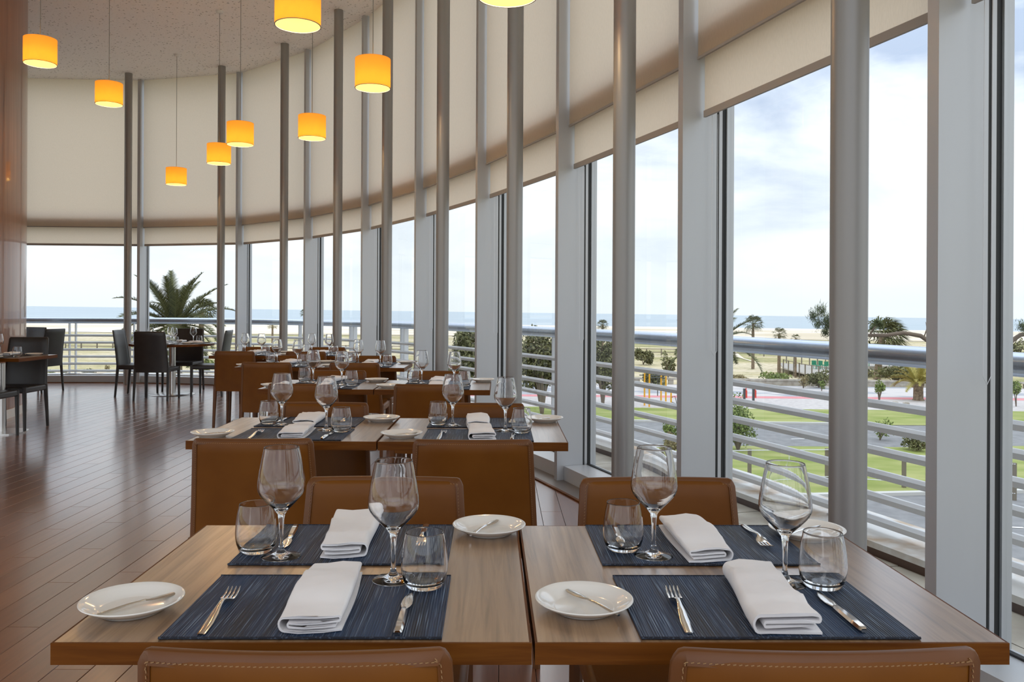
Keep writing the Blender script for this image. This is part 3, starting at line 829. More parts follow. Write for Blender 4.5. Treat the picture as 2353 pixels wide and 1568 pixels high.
for ri, (Y0, XJ, yaw) in enumerate(ROWS):
    ca, sa = math.cos(yaw), math.sin(yaw)
    def R(u, v): return XJ + u * ca - v * sa, Y0 + u * sa + v * ca
    rn = RN[ri]
    for side, sx in (('left', -1), ('window', 1)):
        sd = 'left' if sx < 0 else 'right'
        cu = sx * (TW / 2 + 0.0025)
        x, y = R(cu, TD / 2)
        table(x, y, yaw, 'wooden table, %s one of the pair in the %s row' % (sd, rn))
        # chairs
        dn = (0.086, -0.07, -0.03, -0.03, 0.02)[ri]; df = (0.0, -0.17, -0.17, -0.2, -0.2)[ri]
        u = cu + (rnd.uniform(-.02, .02) if ri else (0.045 if sx < 0 else 0.012))
        x, y = R(u, dn)
        chair('tan', x, y, yaw + rnd.uniform(-.03, .03) - (0.02 if ri == 0 and sx < 0 else 0), 'cognac leather chair, back to camera, %s seat of the %s row' % (sd, rn), 'cognac leather dining chairs')
        u = cu + (rnd.uniform(-.02, .02) if ri else (0.02 if sx < 0 else 0.014))
        x, y = R(u, TD + df)
        chair('tan', x, y, PI + yaw + rnd.uniform(-.03, .03), 'cognac leather chair facing the camera, far %s seat of the %s row' % (sd, rn), 'cognac leather dining chairs')
        # settings
        fine_n = fine_f = None
        mu = 0.01 if sx < 0 else 0.017
        if ri == 0:
            mu = 0.01 if sx < 0 else 0.017
            if sx < 0:
                fine_n = dict(glass=(.113, .126), tumb=(.175, .09), plate=(-.316, -.026), bk=-0.75, nap=(0.006, .008, 0.05), fork=(-.163, -.042, 0.05), knife=(.151, -.045, 0.0))
                fine_f = dict(glass=(.127, .101), tumb=(.189, .063), plate=(-.305, -.096), bk=2.7, nap=(0.002, -.03, 0.08), fork=(-.155, -.05, 0.0), knife=(.140, -.03, 0.10))
            else:
                fine_n = dict(glass=(.099, .109), tumb=(.164, .092), plate=(-.297, -.02), bk=0.6, nap=(0.026, .004, -0.06), fork=(-.134, -.036, -0.08), knife=(.137, -.036, 0.03))
                fine_f = dict(glass=(.106, .092), tumb=(.163, .046), plate=(-.279, -.069), bk=2.2, nap=(-0.005, -.005, 0.03), fork=(-.155, -.05, -0.03), knife=(.16, -.03, -0.03))
        gname = '%s row' % rn
        x, y = R(cu + mu, .012 + .152)
        setting(x, y, .75, yaw, 'at the near %s place of the %s row' % (sd, rn), gname, fine=fine_n)
        x, y = R(cu + (0.0 if sx < 0 else .007), TD - .012 - .150)
        setting(x, y, .75, yaw + PI, 'at the far %s place of the %s row' % (sd, rn), gname, fine=fine_f)

# ------------------------------------------------------------------ black chairs and tables at the left
def round_table(cx, cyy, r, label):
    e = empty('round_table', (cx, cyy, 0))
    MB().lathe([(0, .716), (r - .004, .716), (r - .004, .75), (0, .75)], 64).build('tabletop', M['top'], e, True, 40)
    MB().lathe([(r - .004, .716), (r, .716), (r, .7497), (r - .004, .7497)], 64).build('edge_band', M['edge'], e, True, 40)
    p = put('pedestal', ped_me, e); p.scale = (1.5, 1.5, 1)
    p = put('base_plate', base_me, e); p.scale = (1.45, 1.45, 1)
    return tag(e, label, 'table')
TB = Vector((-4.80, 12.1))
round_table(TB.x, TB.y, .585, 'round wooden table on steel pedestal among black chairs')
bg = 'black leather dining chairs'
chair('black', -5.23, 11.95, -PI / 2 + .05, 'black leather chair at the round table, its back to the wooden wall', bg)
chair('black', -4.75, 11.46, 0.02, 'black leather chair at the round table, back toward the camera', bg)
chair('black', -4.86, 12.66, PI - .05, 'black leather chair on the window side of the round table', bg)
chair('black', -4.23, 12.03, PI / 2 + .08, 'black leather chair between the round table and the cognac chairs', bg)
for k, (a, nm) in enumerate(((0, 'near'), (PI / 2, 'window'), (PI, 'far'), (-PI / 2, 'wall'))):
    v = Vector((math.sin(a), -math.cos(a))) * .36
    setting(TB.x + v.x, TB.y + v.y, .75, a, 'on the %s side of the round table' % nm, 'round table', True, fine=dict(plate=(-.22, .06), glass=(.13, .10), tumb=(.18, .03)))
# square table at the picture's edge
e = empty('square_table', (-5.03, 8.35, 0.02)); 
tops(e)
p = put('pedestal', ped_me, e); p.location = (0, 0, -.02)
p = MB().lathe([(0, -.02), (.25, -.02), (.25, -.008), (0, -.006)], 8).build('base_plate', M['steel'], e)
tag(e, 'square wooden table on steel pedestal beside the curved wooden wall', 'table')
chair('black', -5.06, 8.60, PI, 'black leather chair facing the camera, beside the curved wooden wall', bg)
chair('black', -4.99, 7.97, 0.0, 'black leather chair cut by the left edge of the picture', bg)
setting(-5.03, 8.53, .77, PI, 'on the far side of the square table', 'square table', True, fine=dict(plate=(-.22, .0), glass=(.13, .12), tumb=(.07, .16)))
setting(-5.03, 8.16, .77, 0, 'on the near side of the square table', 'square table', True, fine=dict(plate=(-.25, .02), glass=(.02, .09), tumb=(.24, .04)))
# table mostly behind the wooden wall
round_table(-7.62, 12.55, .45, 'round wooden table half hidden behind the wooden wall')
chair('black', -6.92, 12.40, math.radians(80), 'black leather chair seen from behind, standing alone near the terrace door', bg)
chair('black', -7.52, 12.98, PI - .3, 'black leather chair half hidden by the wooden wall', bg)
setting(-7.45, 12.35, .75, PI / 2, 'on the half hidden table', 'hidden table', True)

# ------------------------------------------------------------------ pendant lamps
SR, SH = 0.15, 0.25
shade_me = MB().lathe([(SR, 0), (SR, SH), (SR - .003, SH), (SR - .003, SH - .002)], 48).mesh('shade', M['shade'], True, 40)
line_me = MB().lathe([(SR - .004, 0.001), (SR - .004, SH - .003), (0, SH - .003)], 48).mesh('lining', M['lining'], True, 40)
bulb_me = MB().lathe([(0, .075), (.012, .078), (.024, .090), (.03, .108), (.026, .128), (.014, .150), (.012, .18), (0, .18)], 20).mesh('bulb', M['bulb'], True)
rim_me = MB().lathe([(SR + .001, 0), (SR + .001, .004), (SR - .005, .004), (SR - .005, 0), (SR + .001, 0)], 48).mesh('rim', M['hem'], True, 40)
LAMPS = [(-4.56, 8.17, 2.40, 'beside the curved wooden wall'), (-4.60, 9.69, 2.377, 'in front of the far window column on the left'), (-4.95, 12.6, 1.875, 'hanging lowest and farthest, over the round table'),
         (-3.67, 10.75, 1.875, 'overlapping the neighbouring lamp from below'), (-3.0, 9.5, 1.875, 'overlapping the neighbouring lamp from above'), (-1.355, 5.49, 1.875, 'cut by the top of the picture, seen with its cord hidden'),
         (-2.09, 9.13, 1.875, 'in the middle of the blinds over the fourth row'), (-1.097, 7.04, 1.875, 'in front of the window columns over the third row'), (0.026, 4.1, 1.55, 'showing only its glowing rim at the top edge')]
for x, y, h, where in LAMPS:
    zb = CAMZ + h
    e = empty('pendant_lamp', (x, y, zb))
    put('rim', rim_me, e); put('shade', shade_me, e); put('lining', line_me, e); put('bulb', bulb_me, e)
    MB().tube([(0, 0, SH - .003), (0, 0, CEIL - zb)], .0035, 6).build('cord', M['cord'], e)
    MB().lathe([(0, CEIL - zb - .03), (.04, CEIL - zb - .03), (.045, CEIL - zb)], 20).build('canopy', M['white'], e, True, 40)
    tag(e, 'amber drum pendant lamp %s' % where, 'lamp', 'amber pendant lamps')
    ld = bpy.data.lights.new('bulb_light', 'POINT'); ld.energy = 3.5; ld.color = (1.0, 0.72, 0.40); ld.shadow_soft_size = 0.03
    lo = bpy.data.objects.new('bulb_light', ld); COL.objects.link(lo); lo.parent = e; lo.location = (0, 0, .045)


# ------------------------------------------------------------------ outdoors: ground, beach, sea
def gpoly(pts, dz=0.0):
    return [(x, y, gz(x) + dz) for x, y in pts]
def patch(name, pts, m, dz, label, kind='structure', parent=None):
    n = len(pts)
    o = MB().add(gpoly(pts, dz), [tuple(range(n))]).build(name, m, parent)
    if parent is None: tag(o, label, None, None, kind)
    return o
def dune_fn(nt, b):
    v = wcoords(nt, (1, 1, 1)); v2 = wcoords(nt, (0.35, 1.0, 1.0))
    n1 = noise(nt, v2, 0.11, 6, 0.6); n2 = noise(nt, v, 1.4, 4, 0.6); n3 = noise(nt, wcoords(nt, (0.2, 1, 1)), 0.05, 4)
    g = ramp(nt, n1, [(0.36, (0.30, 0.29, 0.13)), (0.47, (0.48, 0.41, 0.23)), (0.58, (0.62, 0.53, 0.38))])
    g = mixc(nt, ramp(nt, n2, [(0.52, (0, 0, 0)), (0.62, (0.5, 0.5, 0.5))]), g, (0.20, 0.21, 0.09))
    nt.links.new(g, b.inputs['Base Color'])
M['dune'] = mat('dune_grass', (0.5, 0.42, 0.25), 0.95, fn=dune_fn, spec=0.1)
M['sand'] = mat('beach_sand', (0.8, 0.7, 0.55), 0.95, spec=0.1, fn=noisy((0.60, 0.51, 0.38), (0.82, 0.73, 0.60), 0.06, 7, stretch=(0.25, 1, 1), world=True, lo=0.38, hi=0.55))
M['path'] = mat('sandy_path', (0.75, 0.66, 0.52), 0.95, spec=0.1)
M['lawn'] = mat('mown_lawn', (0.2, 0.3, 0.06), 0.95, spec=0.1, fn=noisy((0.22, 0.27, 0.07), (0.36, 0.37, 0.15), 0.8, 6, stretch=(0.4, 1, 1), world=True))
M['asphalt'] = mat('grey_asphalt', (0.25, 0.26, 0.27), 0.9, fn=noisy((0.19, 0.19, 0.195), (0.25, 0.25, 0.252), 2.0, 5, world=True))
M['paving'] = mat('pale_paving', (0.6, 0.57, 0.55), 0.85, fn=noisy((0.33, 0.34, 0.37), (0.55, 0.515, 0.50), 0.55, 2, stretch=(0.35, 1, 1), world=True, lo=0.42, hi=0.5))
M['paving_plain'] = mat('pale_paving_plain', (0.5, 0.46, 0.44), 0.85, fn=noisy((0.44, 0.405, 0.39), (0.55, 0.51, 0.49), 3, 4, world=True))
M['redlane'] = mat('red_paving', (0.62, 0.24, 0.25), 0.85)
M['marking'] = mat('white_road_paint', (0.75, 0.75, 0.74), 0.8)
M['kerb'] = mat('concrete_kerb', (0.55, 0.54, 0.51), 0.85)
M['concrete'] = mat('weathered_concrete', (0.42, 0.38, 0.32), 0.9, fn=noisy((0.34, 0.30, 0.25), (0.50, 0.46, 0.40), 2, 4, world=True))
def sea_fn(nt, b):
    n = noise(nt, wcoords(nt, (0.004, 0.05, 1)), 1.0, 4)
    nt.links.new(ramp(nt, n, [(0.3, (0.37, 0.43, 0.47)), (0.7, (0.45, 0.50, 0.53))]), b.inputs['Base Color'])
M['sea'] = mat('pale_sea', (0.40, 0.49, 0.55), 0.7, spec=0.2, fn=sea_fn)

patch('ground', [(-1500, -400), (1500, -400), (1500, 232), (-1500, 232)], M['dune'], -0.03, 'dune land with dry grass between building and beach')
patch('beach', [(-1600, 170), (-300, 196), (-60, 188), (40, 205), (160, 196), (1600, 200), (1600, 345), (-1600, 345)], M['sand'], 0.04, 'pale sandy beach along the sea')
o = MB().add([(-2600, 300, gz(-2600) - 2.2), (2600, 300, gz(2600) - 2.2), (2600, 2300, gz(2600) - 2.2), (-2600, 2300, gz(-2600) - 2.2)], [(0, 1, 2, 3)]).build('sea', M['sea'])
tag(o, 'calm pale blue sea on the horizon', None, None, 'structure')
X0, X1 = -14, 60
patch('lawn', [(X0, 29.6), (10, 29.2), (16, 30.1), (X1, 36), (X1, 46), (20, 40.4), (X0, 39.4)], M['lawn'], 0.02, 'green lawn between the car park and the road')
patch('lawn_far', [(X0, 48.5), (20, 48.3), (X1, 50), (X1, 57), (X0, 54.8)], M['lawn'], 0.02, 'green lawn between the road and the paved square')
patch('road', [(X0, 39.4), (20, 40.4), (X1, 46), (X1, 50), (20, 48.3), (X0, 48.5)], M['asphalt'], 0.0, 'grey asphalt road between the two lawns')
patch('car_park_ground', [(-30, 4), (60, 4), (60, 36), (16, 30.1), (10, 29.2), (-30, 29.6)], M['asphalt'], 0.0, 'grey asphalt car park below the terrace')
patch('square_pavement', [(X0, 54.8), (X1, 57), (X1, 64.5), (X0, 61)], M['paving_plain'], 0.02, 'pale paved square beside the far lawn')
patch('mosaic_pavement', [(X0, 62.2), (X1, 66), (X1, 74), (X0, 73)], M['paving'], 0.02, 'mosaic paving of pale and grey patches before the low wall')
patch('lane_pavement', [(X0, 60.9), (X1, 64.4), (X1, 66.1), (X0, 62.3)], M['redlane'], 0.024, 'red paved lane across the square')
# kerbs and road lines
def kerb(name, pts, label, m, w=0.14, h=0.12):
    mb = MB()
    for (xa, ya), (xb, yb) in zip(pts[:-1], pts[1:]):
        mb.rings([[(xa, ya - w, gz(xa)), (xa, ya + w, gz(xa)), (xa, ya + w, gz(xa) + h), (xa, ya - w, gz(xa) + h)],
                  [(xb, yb - w, gz(xb)), (xb, yb + w, gz(xb)), (xb, yb + w, gz(xb) + h), (xb, yb - w, gz(xb) + h)]])
    tag(mb.build(name, m), label, None, None, 'structure')
kerb('lawn_kerb', [(X0, 29.5), (10, 29.1)], 'concrete kerb of the near lawn, left stretch', M['kerb'])
kerb('lawn_kerb', [(10, 29.1), (16, 30.0)], 'concrete kerb of the near lawn, bend by the car park', M['kerb'])
kerb('lawn_kerb', [(16, 30.0), (X1, 35.9)], 'concrete kerb of the near lawn, stretch to the right', M['kerb'])
kerb('road_kerb', [(X0, 48.6), (20, 48.4)], 'concrete kerb between the road and the far lawn', M['kerb'])
for k, (a, b) in enumerate((((2002, 1212), (2072, 1208)), ((1818, 1010), (1900, 1007)), ((1740, 981), (1790, 979)), ((2310, 1212), (2352, 1214)), ((1500, 1023), (1530, 1022)), ((2310, 1130), (2353, 1126)))):
    p, q = G(*a), G(*b)
    t = Vector((-(q - p).y, (q - p).x, 0)).normalized() * 0.07
    o = MB().add([tuple(p - t + Vector((0, 0, .012))), tuple(q - t + Vector((0, 0, .012))), tuple(q + t + Vector((0, 0, .012))), tuple(p + t + Vector((0, 0, .012)))], [(0, 1, 2, 3)]).build('road_marking', M['marking'])
    tag(o, 'white painted parking line, stripe %s from the window' % ords[k], None, 'painted parking lines', 'structure')
# sandy footpath through the dunes
pp = [G(1672, 800), G(1700, 822), G(1745, 836), G(1800, 848), G(1850, 858)]
mb = MB(); rs = []
for i, p in enumerate(pp):
    w = 1.9 if i else 2.6
    rs.append([(p.x, p.y - w, gz(p.x) + .03), (p.x, p.y + w, gz(p.x) + .03)])
mb.rings(rs, closed=False, cap0=False, cap1=False); tag(mb.build('sandy_path', M['path']), 'pale sandy footpath winding through the dune grass', None, None, 'structure')

# low wall with openings behind the square
wall = empty('low_wall', (0, 0, 0)); tag(wall, 'low concrete wall with small square openings behind the square', 'wall')
def ybase(x): return 73.4 + (x - X0) * 0.0135
mb = MB()
for x in [X0 + 1.0 * k for k in range(int(X1 - X0))]:
    if x < 22 or x > 44:
        mb.box(x, x + 0.45, ybase(x) - .15, ybase(x) + .15, gz(x), gz(x) + .42)
tag(mb.build('pier', M['concrete'], wall), kind='stuff')
mb = MB(); mb.rings([[(x, ybase(x) - .2, gz(x) + .42), (x, ybase(x) + .2, gz(x) + .42), (x, ybase(x) + .2, gz(x) + .58), (x, ybase(x) - .2, gz(x) + .58)] for x in (X0, 22, X1)]); mb.build('coping', M['concrete'], wall)
mb = MB(); mb.rings([[(x, ybase(x) - .14, gz(x)), (x, ybase(x) + .14, gz(x)), (x, ybase(x) + .14, gz(x) + .43), (x, ybase(x) - .14, gz(x) + .43)] for x in (22, 33, 44)]); mb.build('solid_panel', M['concrete'], wall)

# wooden rope fence along the dunes
M['drywood'] = mat('weathered_wood', (0.20, 0.17, 0.13), 0.9)
fen = empty('dune_fence', (0, 0, 0)); tag(fen, 'long low wooden fence of posts and rails across the dunes', 'fence')
mb = MB(); fx = [-62 + 2.2 * k for k in range(52)]
for x in fx: mb.box(x - .07, x + .07, 121 + .05 * x - .07, 121 + .05 * x + .07, gz(x), gz(x) + 1.0)
tag(mb.build('post', M['drywood'], fen), kind='stuff')
for h in (0.45, 0.92):
    mb = MB(); mb.rings([[(x, 121 + .05 * x - .04, gz(x) + h - .05), (x, 121 + .05 * x + .04, gz(x) + h - .05), (x, 121 + .05 * x + .04, gz(x) + h + .05), (x, 121 + .05 * x - .04, gz(x) + h + .05)] for x in (fx[0], 0, fx[-1])]); mb.build('rail', M['drywood'], fen)

# ------------------------------------------------------------------ plants
def leaf_mat(name, c1, c2, tr=0.25):
    m = bpy.data.materials.new(name); m.use_nodes = True; nt = m.node_tree; b = nt.nodes['Principled BSDF']
    g = N(nt, 'ShaderNodeNewGeometry')
    nt.links.new(ramp(nt, g.outputs['Random Per Island'], [(0.1, c1), (0.9, c2)]), b.inputs['Base Color'])
    b.inputs['Roughness'].default_value = 0.7; b.inputs['Specular IOR Level'].default_value = 0.25
    return m
M['leaf'] = leaf_mat('green_leaves', (0.10, 0.14, 0.035), (0.26, 0.32, 0.10))
M['leaf_dark'] = leaf_mat('dark_leaves', (0.075, 0.080, 0.035), (0.24, 0.235, 0.11))
M['leaf_brown'] = leaf_mat('dry_leaves', (0.22, 0.17, 0.08), (0.36, 0.31, 0.16))
M['needle'] = leaf_mat('pine_needles', (0.07, 0.10, 0.045), (0.19, 0.23, 0.11))
M['palm'] = leaf_mat('palm_leaflets', (0.045, 0.052, 0.018), (0.13, 0.135, 0.05))
M['palm_yellow'] = leaf_mat('yellow_palm_leaflets', (0.26, 0.24, 0.06), (0.48, 0.40, 0.12))
M['bark'] = mat('palm_bark', (0.20, 0.15, 0.10), 0.95, fn=noisy((0.12, 0.085, 0.055), (0.28, 0.21, 0.14), 6, 4, 0.5))
M['twig'] = mat('grey_brown_bark', (0.17, 0.13, 0.10), 0.95)

def leaf_blob(mb, c, rad, n, size, r, shell=0.55):
    for _ in range(n):
        while True:
            d = Vector((r.uniform(-1, 1), r.uniform(-1, 1), r.uniform(-1, 1)))
            if 0.05 < d.length < 1: break
        d = d.normalized() * (shell + (1 - shell) * r.random())
        p = Vector((c[0] + d.x * rad[0], c[1] + d.y * rad[1], c[2] + d.z * rad[2]))
        a = Vector((r.gauss(0, 1), r.gauss(0, 1), r.gauss(0, 1))).normalized()
        b = a.cross(Vector((r.gauss(0, 1), r.gauss(0, 1), r.gauss(0, 1)))).normalized()
        s = size * r.uniform(.6, 1.3)
        mb.add([p - a * s, p - b * s * .45, p + a * s, p + b * s * .45], [(0, 1, 2, 3)])
def shrub(name, base, w, h, label, cat, m, n, size, blobs=7, seed=0, trunk=0.0, group=None, m2=None):
    r = random.Random(seed); e = empty(name, base)
    mb = MB(); st = MB()
    for k in range(blobs):
        a = r.uniform(0, 2 * PI); q = math.sqrt(r.random()) * .62
        hz_ = trunk + (h - trunk) * r.uniform(.32, .80)
        c = (math.cos(a) * q * w / 2, math.sin(a) * q * w / 2, hz_)
        rr = (h - trunk) * r.uniform(.20, .34)
        leaf_blob(mb, c, (w * .25, w * .25, rr), n // blobs, size, r)
        st.tube([(0, 0, 0), (c[0] * .3, c[1] * .3, hz_ * .45), c], [h * .022, h * .016, h * .006], 5)
    tag(mb.build('foliage', m, e), kind='stuff'); st.build('stem', m2 or M['twig'], e)
    return tag(e, label, cat, group)
def frond_mesh(L, droop, n, lw, ll, m, seed, vee=0.5):
    r = random.Random(seed); mb = MB(); pts = []
    a = 0.0; p = Vector((0, 0, 0)); k = 14
    for i in range(k + 1):
        pts.append(p.copy()); ang = -droop * (i / k) ** 1.6
        p = p + Vector((math.cos(ang), 0, math.sin(ang))) * (L / k)
    mb.tube(pts, [L * .012 * (1 - .85 * i / k) for i in range(k + 1)], 4)
    for j in range(n):
        f = .10 + .88 * j / n; i = min(int(f * k), k - 1); q = pts[i].lerp(pts[i + 1], f * k - i)
        t = (pts[i + 1] - pts[i]).normalized()
        l = ll * math.sin(PI * min(1, .12 + f * .86)) ** .7 * r.uniform(.8, 1.15)
        for sg in (-1, 1):
            d = (t * .75 + Vector((0, sg * .8, 0)) + Vector((0, 0, vee * r.uniform(.3, 1)))).normalized()
            s = t * lw
            tip = q + d * l + Vector((0, 0, -l * .18))
            mb.add([q - s, q + s, q + d * l * .6 + s * .6, tip, q + d * l * .6 - s * .6], [(0, 1, 2, 3, 4)])
    return mb.mesh('frond', m)
def feather_palm(name, base, th, tr, L, nf, label, m, seed, elev=(-0.25, 1.35), bulge=1.0):
    r = random.Random(seed); e = empty(name, base)
    prof = [(0, 0), (tr * 1.25, 0), (tr, th * .12), (tr * .95, th * .7), (tr * 1.15 * bulge, th * .92), (tr * .9, th), (0, th + .05)]
    MB().lathe(prof, 18).build('trunk', M['bark'], e, True, 50)
    ms = [frond_mesh(L, d, 64, L * .008, L * .17, m, seed + q) for q, d in enumerate((0.7, 1.05, 1.4))]
    for k in range(nf):
        f = (k + .5) / nf
        el = elev[1] - (elev[1] - elev[0]) * f ** .9 + r.uniform(-.08, .08)
        az = k * 2.399 + r.uniform(-.2, .2)
        o = put('frond', ms[0 if el > .8 else (1 if el > .3 else 2)], e, (math.cos(az) * tr * .5, math.sin(az) * tr * .5, th - .05))
        o.rotation_euler = (r.uniform(-.3, .3), -el, az); s = r.uniform(.85, 1.1); o.scale = (s, s, s)
    return tag(e, label, 'palm tree')
def fan_palm(name, base, th, tr, R, label, m, seed, lean=(0, 0), wind=0.0, n=26):
    r = random.Random(seed); e = empty(name, base)
    MB().tube([(0, 0, 0), (lean[0] * .5, lean[1] * .5, th * .55), (lean[0], lean[1], th)], [tr * 1.15, tr, tr * .9], 10).build('trunk', M['bark'], e, True, 50)
    mb = MB(); c = Vector((lean[0], lean[1], th))
    for k in range(n):
        f = (k + .5) / n; el = 1.35 - 2.0 * f; az = k * 2.399
        d = Vector((math.cos(az) * math.cos(el) + wind, math.sin(az) * math.cos(el), math.sin(el))).normalized()
        stem = c + d * R * .45
        mb.tube([c, stem], R * .012, 4)
        side = d.cross(Vector((0, 0, 1))); side = side.normalized() if side.length > .1 else Vector((1, 0, 0)); up = side.cross(d)
        for j in range(9):
            a = -1.25 + 2.5 * j / 8
            dd = (d * math.cos(a) + side * math.sin(a)).normalized(); l = R * .62 * r.uniform(.85, 1.1)
            w = up.cross(dd) * R * .035
            tip = stem + dd * l + Vector((wind * R * .2, 0, -l * .35))
            mb.add([stem, stem + dd * l * .55 + w, tip, stem + dd * l * .55 - w], [(0, 1, 2, 3)])
    tag(mb.build('crown', m, e), kind='stuff')
    return tag(e, label, 'palm tree')

def ground_at(px, Y):
    x = (px - PX) * Y / F; return Vector((x, Y, gz(x)))
# the large palm close behind the far left bays
b0 = ground_at(402, 33); cz = A(402, 742, 33).z
feather_palm('date_palm', b0, cz - b0.z, .30, 2.35, 46, 'large dark green palm rising behind the terrace railing', M['palm'], 3, (-0.75, 1.45))
b0 = ground_at(463, 47); cz = A(463, 716, 47).z
fan_palm('fan_palm', b0, cz - b0.z, .16, 1.0, 'smaller palm half hidden behind the large palm', M['palm'], 5, n=34, wind=.25)
def fanp(px, pyb, pyc, R, label, seed, tr=.13, lean=(0, 0), wind=0.0, n=26, m='palm'):
    g = G(px, pyb); z = A(px, pyc, g.y).z
    fan_palm('fan_palm', g, z - g.z, tr, R, label, M[m], seed, lean, wind, n)
fanp(1730, 848, 745, 1.35, 'slender palm with swept crown, tallest beside the sandy path', 11, .17, wind=.2)
fanp(1790, 858, 768, 0.95, 'short slender palm beside the wooden boardwalk', 12, .17, wind=.25, n=18)
fanp(1828, 868, 778, 0.60, 'small leaning palm with a thin crown above the boardwalk', 13, .10, (.0, 0), n=14)
fanp(1384, 842, 747, 0.85, 'palm crown showing above the handrail in front of the sea', 14, .15)
fanp(1118, 850, 728, 0.5, 'far palm top between two columns', 15, .12)
fanp(626, 800, 748, 1.0, 'dry brown palm behind the fourth row', 16, .16, n=22, m='leaf_brown')
fanp(700, 800, 720, 0.9, 'dark palm top beside a window fin above the far chairs', 17, .14)
g = G(2015, 872)
fan_palm('fan_palm', g, A(2030, 775, g.y).z - g.z, .32, 2.6, 'broad windswept palm behind the bare branch', M['palm'], 18, (.5, 0), .55, 40)
g = G(2110, 921)
feather_palm('date_palm', g, 1.35, .36, 2.1, 34, 'stout yellow palm with rough trunk on the paved square', M['palm_yellow'], 21, (0.12, 1.35))
g = ground_at(1640, 30); z = A(1640, 790, 30).z
feather_palm('date_palm', g, z - g.z, .25, 1.9, 20, 'palm fronds beside the window fin in front of the beach', M['palm'], 23, (-0.2, 1.2))

# trees and shrubs
def sh(px, py, wpx, hpx, label, m, seed, n=500, size=None, name='shrub', cat='shrub', blobs=8, trunk=0.0, group=None):
    g = G(px, py); k = g.y / F; w, h = wpx * k, hpx * k
    return shrub(name, g, w, h, label, cat, M[m], n, size or max(.05, w * .035), blobs, seed, trunk * h, group)
sh(1066, 952, 100, 190, 'bushy tree between two columns beyond the third row', 'leaf_dark', 31, 6500, .14, 'bushy_tree', 'tree', 12, .22)
sh(1245, 952, 120, 190, 'bushy tree beyond the window beside the second row', 'leaf_dark', 32, 6500, .14, 'bushy_tree', 'tree', 12, .22)
sh(1385, 930, 75, 165, 'feathery tree below the far palm crown', 'leaf_dark', 33, 4500, .13, 'bushy_tree', 'tree', 10, .15)
sh(1478, 838, 46, 36, 'round dark bush on the dunes above the yellow bars', 'leaf_dark', 34, 1500, .2)
sh(1505, 895, 60, 45, 'dark bush behind the yellow exercise bars', 'leaf_dark', 35, 1400, .13)
sh(1696, 1036, 90, 122, 'tall green bush at the edge of the near lawn', 'leaf', 36, 3600, .075, blobs=18)
sh(1535, 1020, 60, 52, 'green bush beside the window fin on the lawn edge', 'leaf', 37, 700, .08)
sh(1545, 1058, 50, 62, 'dry brown reeds below the green bush', 'leaf_brown', 38, 700, .07)
sh(2022, 1012, 62, 60, 'loose leggy bush beside the nearest column', 'leaf', 39, 450, .07)
sh(2112, 1036, 74, 42, 'low dark green bush on the near lawn', 'leaf_dark', 40, 900, .07)
sh(2020, 928, 30, 56, 'young light green tree near the stone bollards', 'leaf', 41, 350, .10, 'young_tree', 'tree', 6, .35)
sh(2335, 935, 40, 62, 'young tree at the right edge of the picture', 'leaf', 42, 420, .10, 'young_tree', 'tree', 6, .35)
sh(1882, 892, 62, 46, 'round green bush in front of the boardwalk', 'leaf_dark', 43, 900, .14)
sh(1888, 900, 20, 26, 'small pale bush in front of the boardwalk', 'leaf', 44, 250, .09)
sh(1846, 893, 22, 36, 'narrow olive bush left of the boardwalk bush', 'leaf_brown', 45, 250, .09)
sh(2055, 880, 130, 40, 'dark shrubs under the wooden deck', 'leaf_dark', 46, 900, .2)
sh(1785, 878, 90, 22, 'low scrub beside the second slender palm', 'leaf', 47, 500, .16)
sh(1700, 880, 70, 18, 'low dune scrub right of the window fin', 'leaf_brown', 48, 400, .16)
sh(203, 866, 38, 20, 'dark bush on the dunes behind the railing bars', 'leaf_dark', 49, 500, .10)
sh(150, 868, 18, 16, 'small dark bush left of the railing posts', 'leaf_dark', 50, 250, .08)
sh(118, 868, 18, 18, 'small green bush beside the black chair back', 'leaf', 51, 250, .08)
sh(247, 855, 14, 16, 'tiny dry bush on the dunes', 'leaf_brown', 52, 200, .07)
sh(2330, 850, 70, 70, 'grey green bush at the right edge beyond the square', 'leaf_dark', 53, 700, .2)
sh(475, 862, 60, 42, 'green bushes seen between the black chairs', 'leaf', 54, 600, .14)
sh(1535, 868, 36, 70, 'bush beside the fin above the exercise bars', 'leaf_dark', 55, 500, .16)

# pine whose bare branch reaches in from the right
pr = random.Random(77); PZ = 17.0
pine = empty('pine_tree', ground_at(2262, PZ)); tag(pine, 'pine tree with a long bare branch and needle tufts', 'tree')
b0 = Vector(pine.location)
def L_(px, py, dY=0.0): return A(px, py, PZ + dY) - b0
MB().tube([(0, 0, 0), L_(2258, 1000), L_(2240, 860), L_(2218, 720), L_(2222, 600), L_(2230, 520)], [.22, .19, .15, .11, .06, .015], 10).build('trunk', M['twig'], pine, True)
MB().tube([L_(2248, 900), L_(2180, 830), L_(2146, 792), L_(2115, 772), L_(2075, 765), L_(2035, 771), L_(1998, 771), L_(1950, 764), L_(1900, 750)], [.07, .06, .05, .045, .04, .038, .034, .026, .015], 8).build('branch', M['twig'], pine, True)
MB().tube([L_(2124, 773), L_(2130, 755), L_(2127, 740)], [.014, .010, .004], 6).build('branch', M['twig'], pine, True)
MB().tube([L_(2240, 880), L_(2300, 800), L_(2345, 770), L_(2400, 762)], [.07, .06, .045, .03], 8).build('branch', M['twig'], pine, True)
MB().tube([L_(1998, 771), L_(2008, 755), L_(2020, 745)], [.02, .015, .008], 6).build('branch', M['twig'], pine, True)
mb = MB()
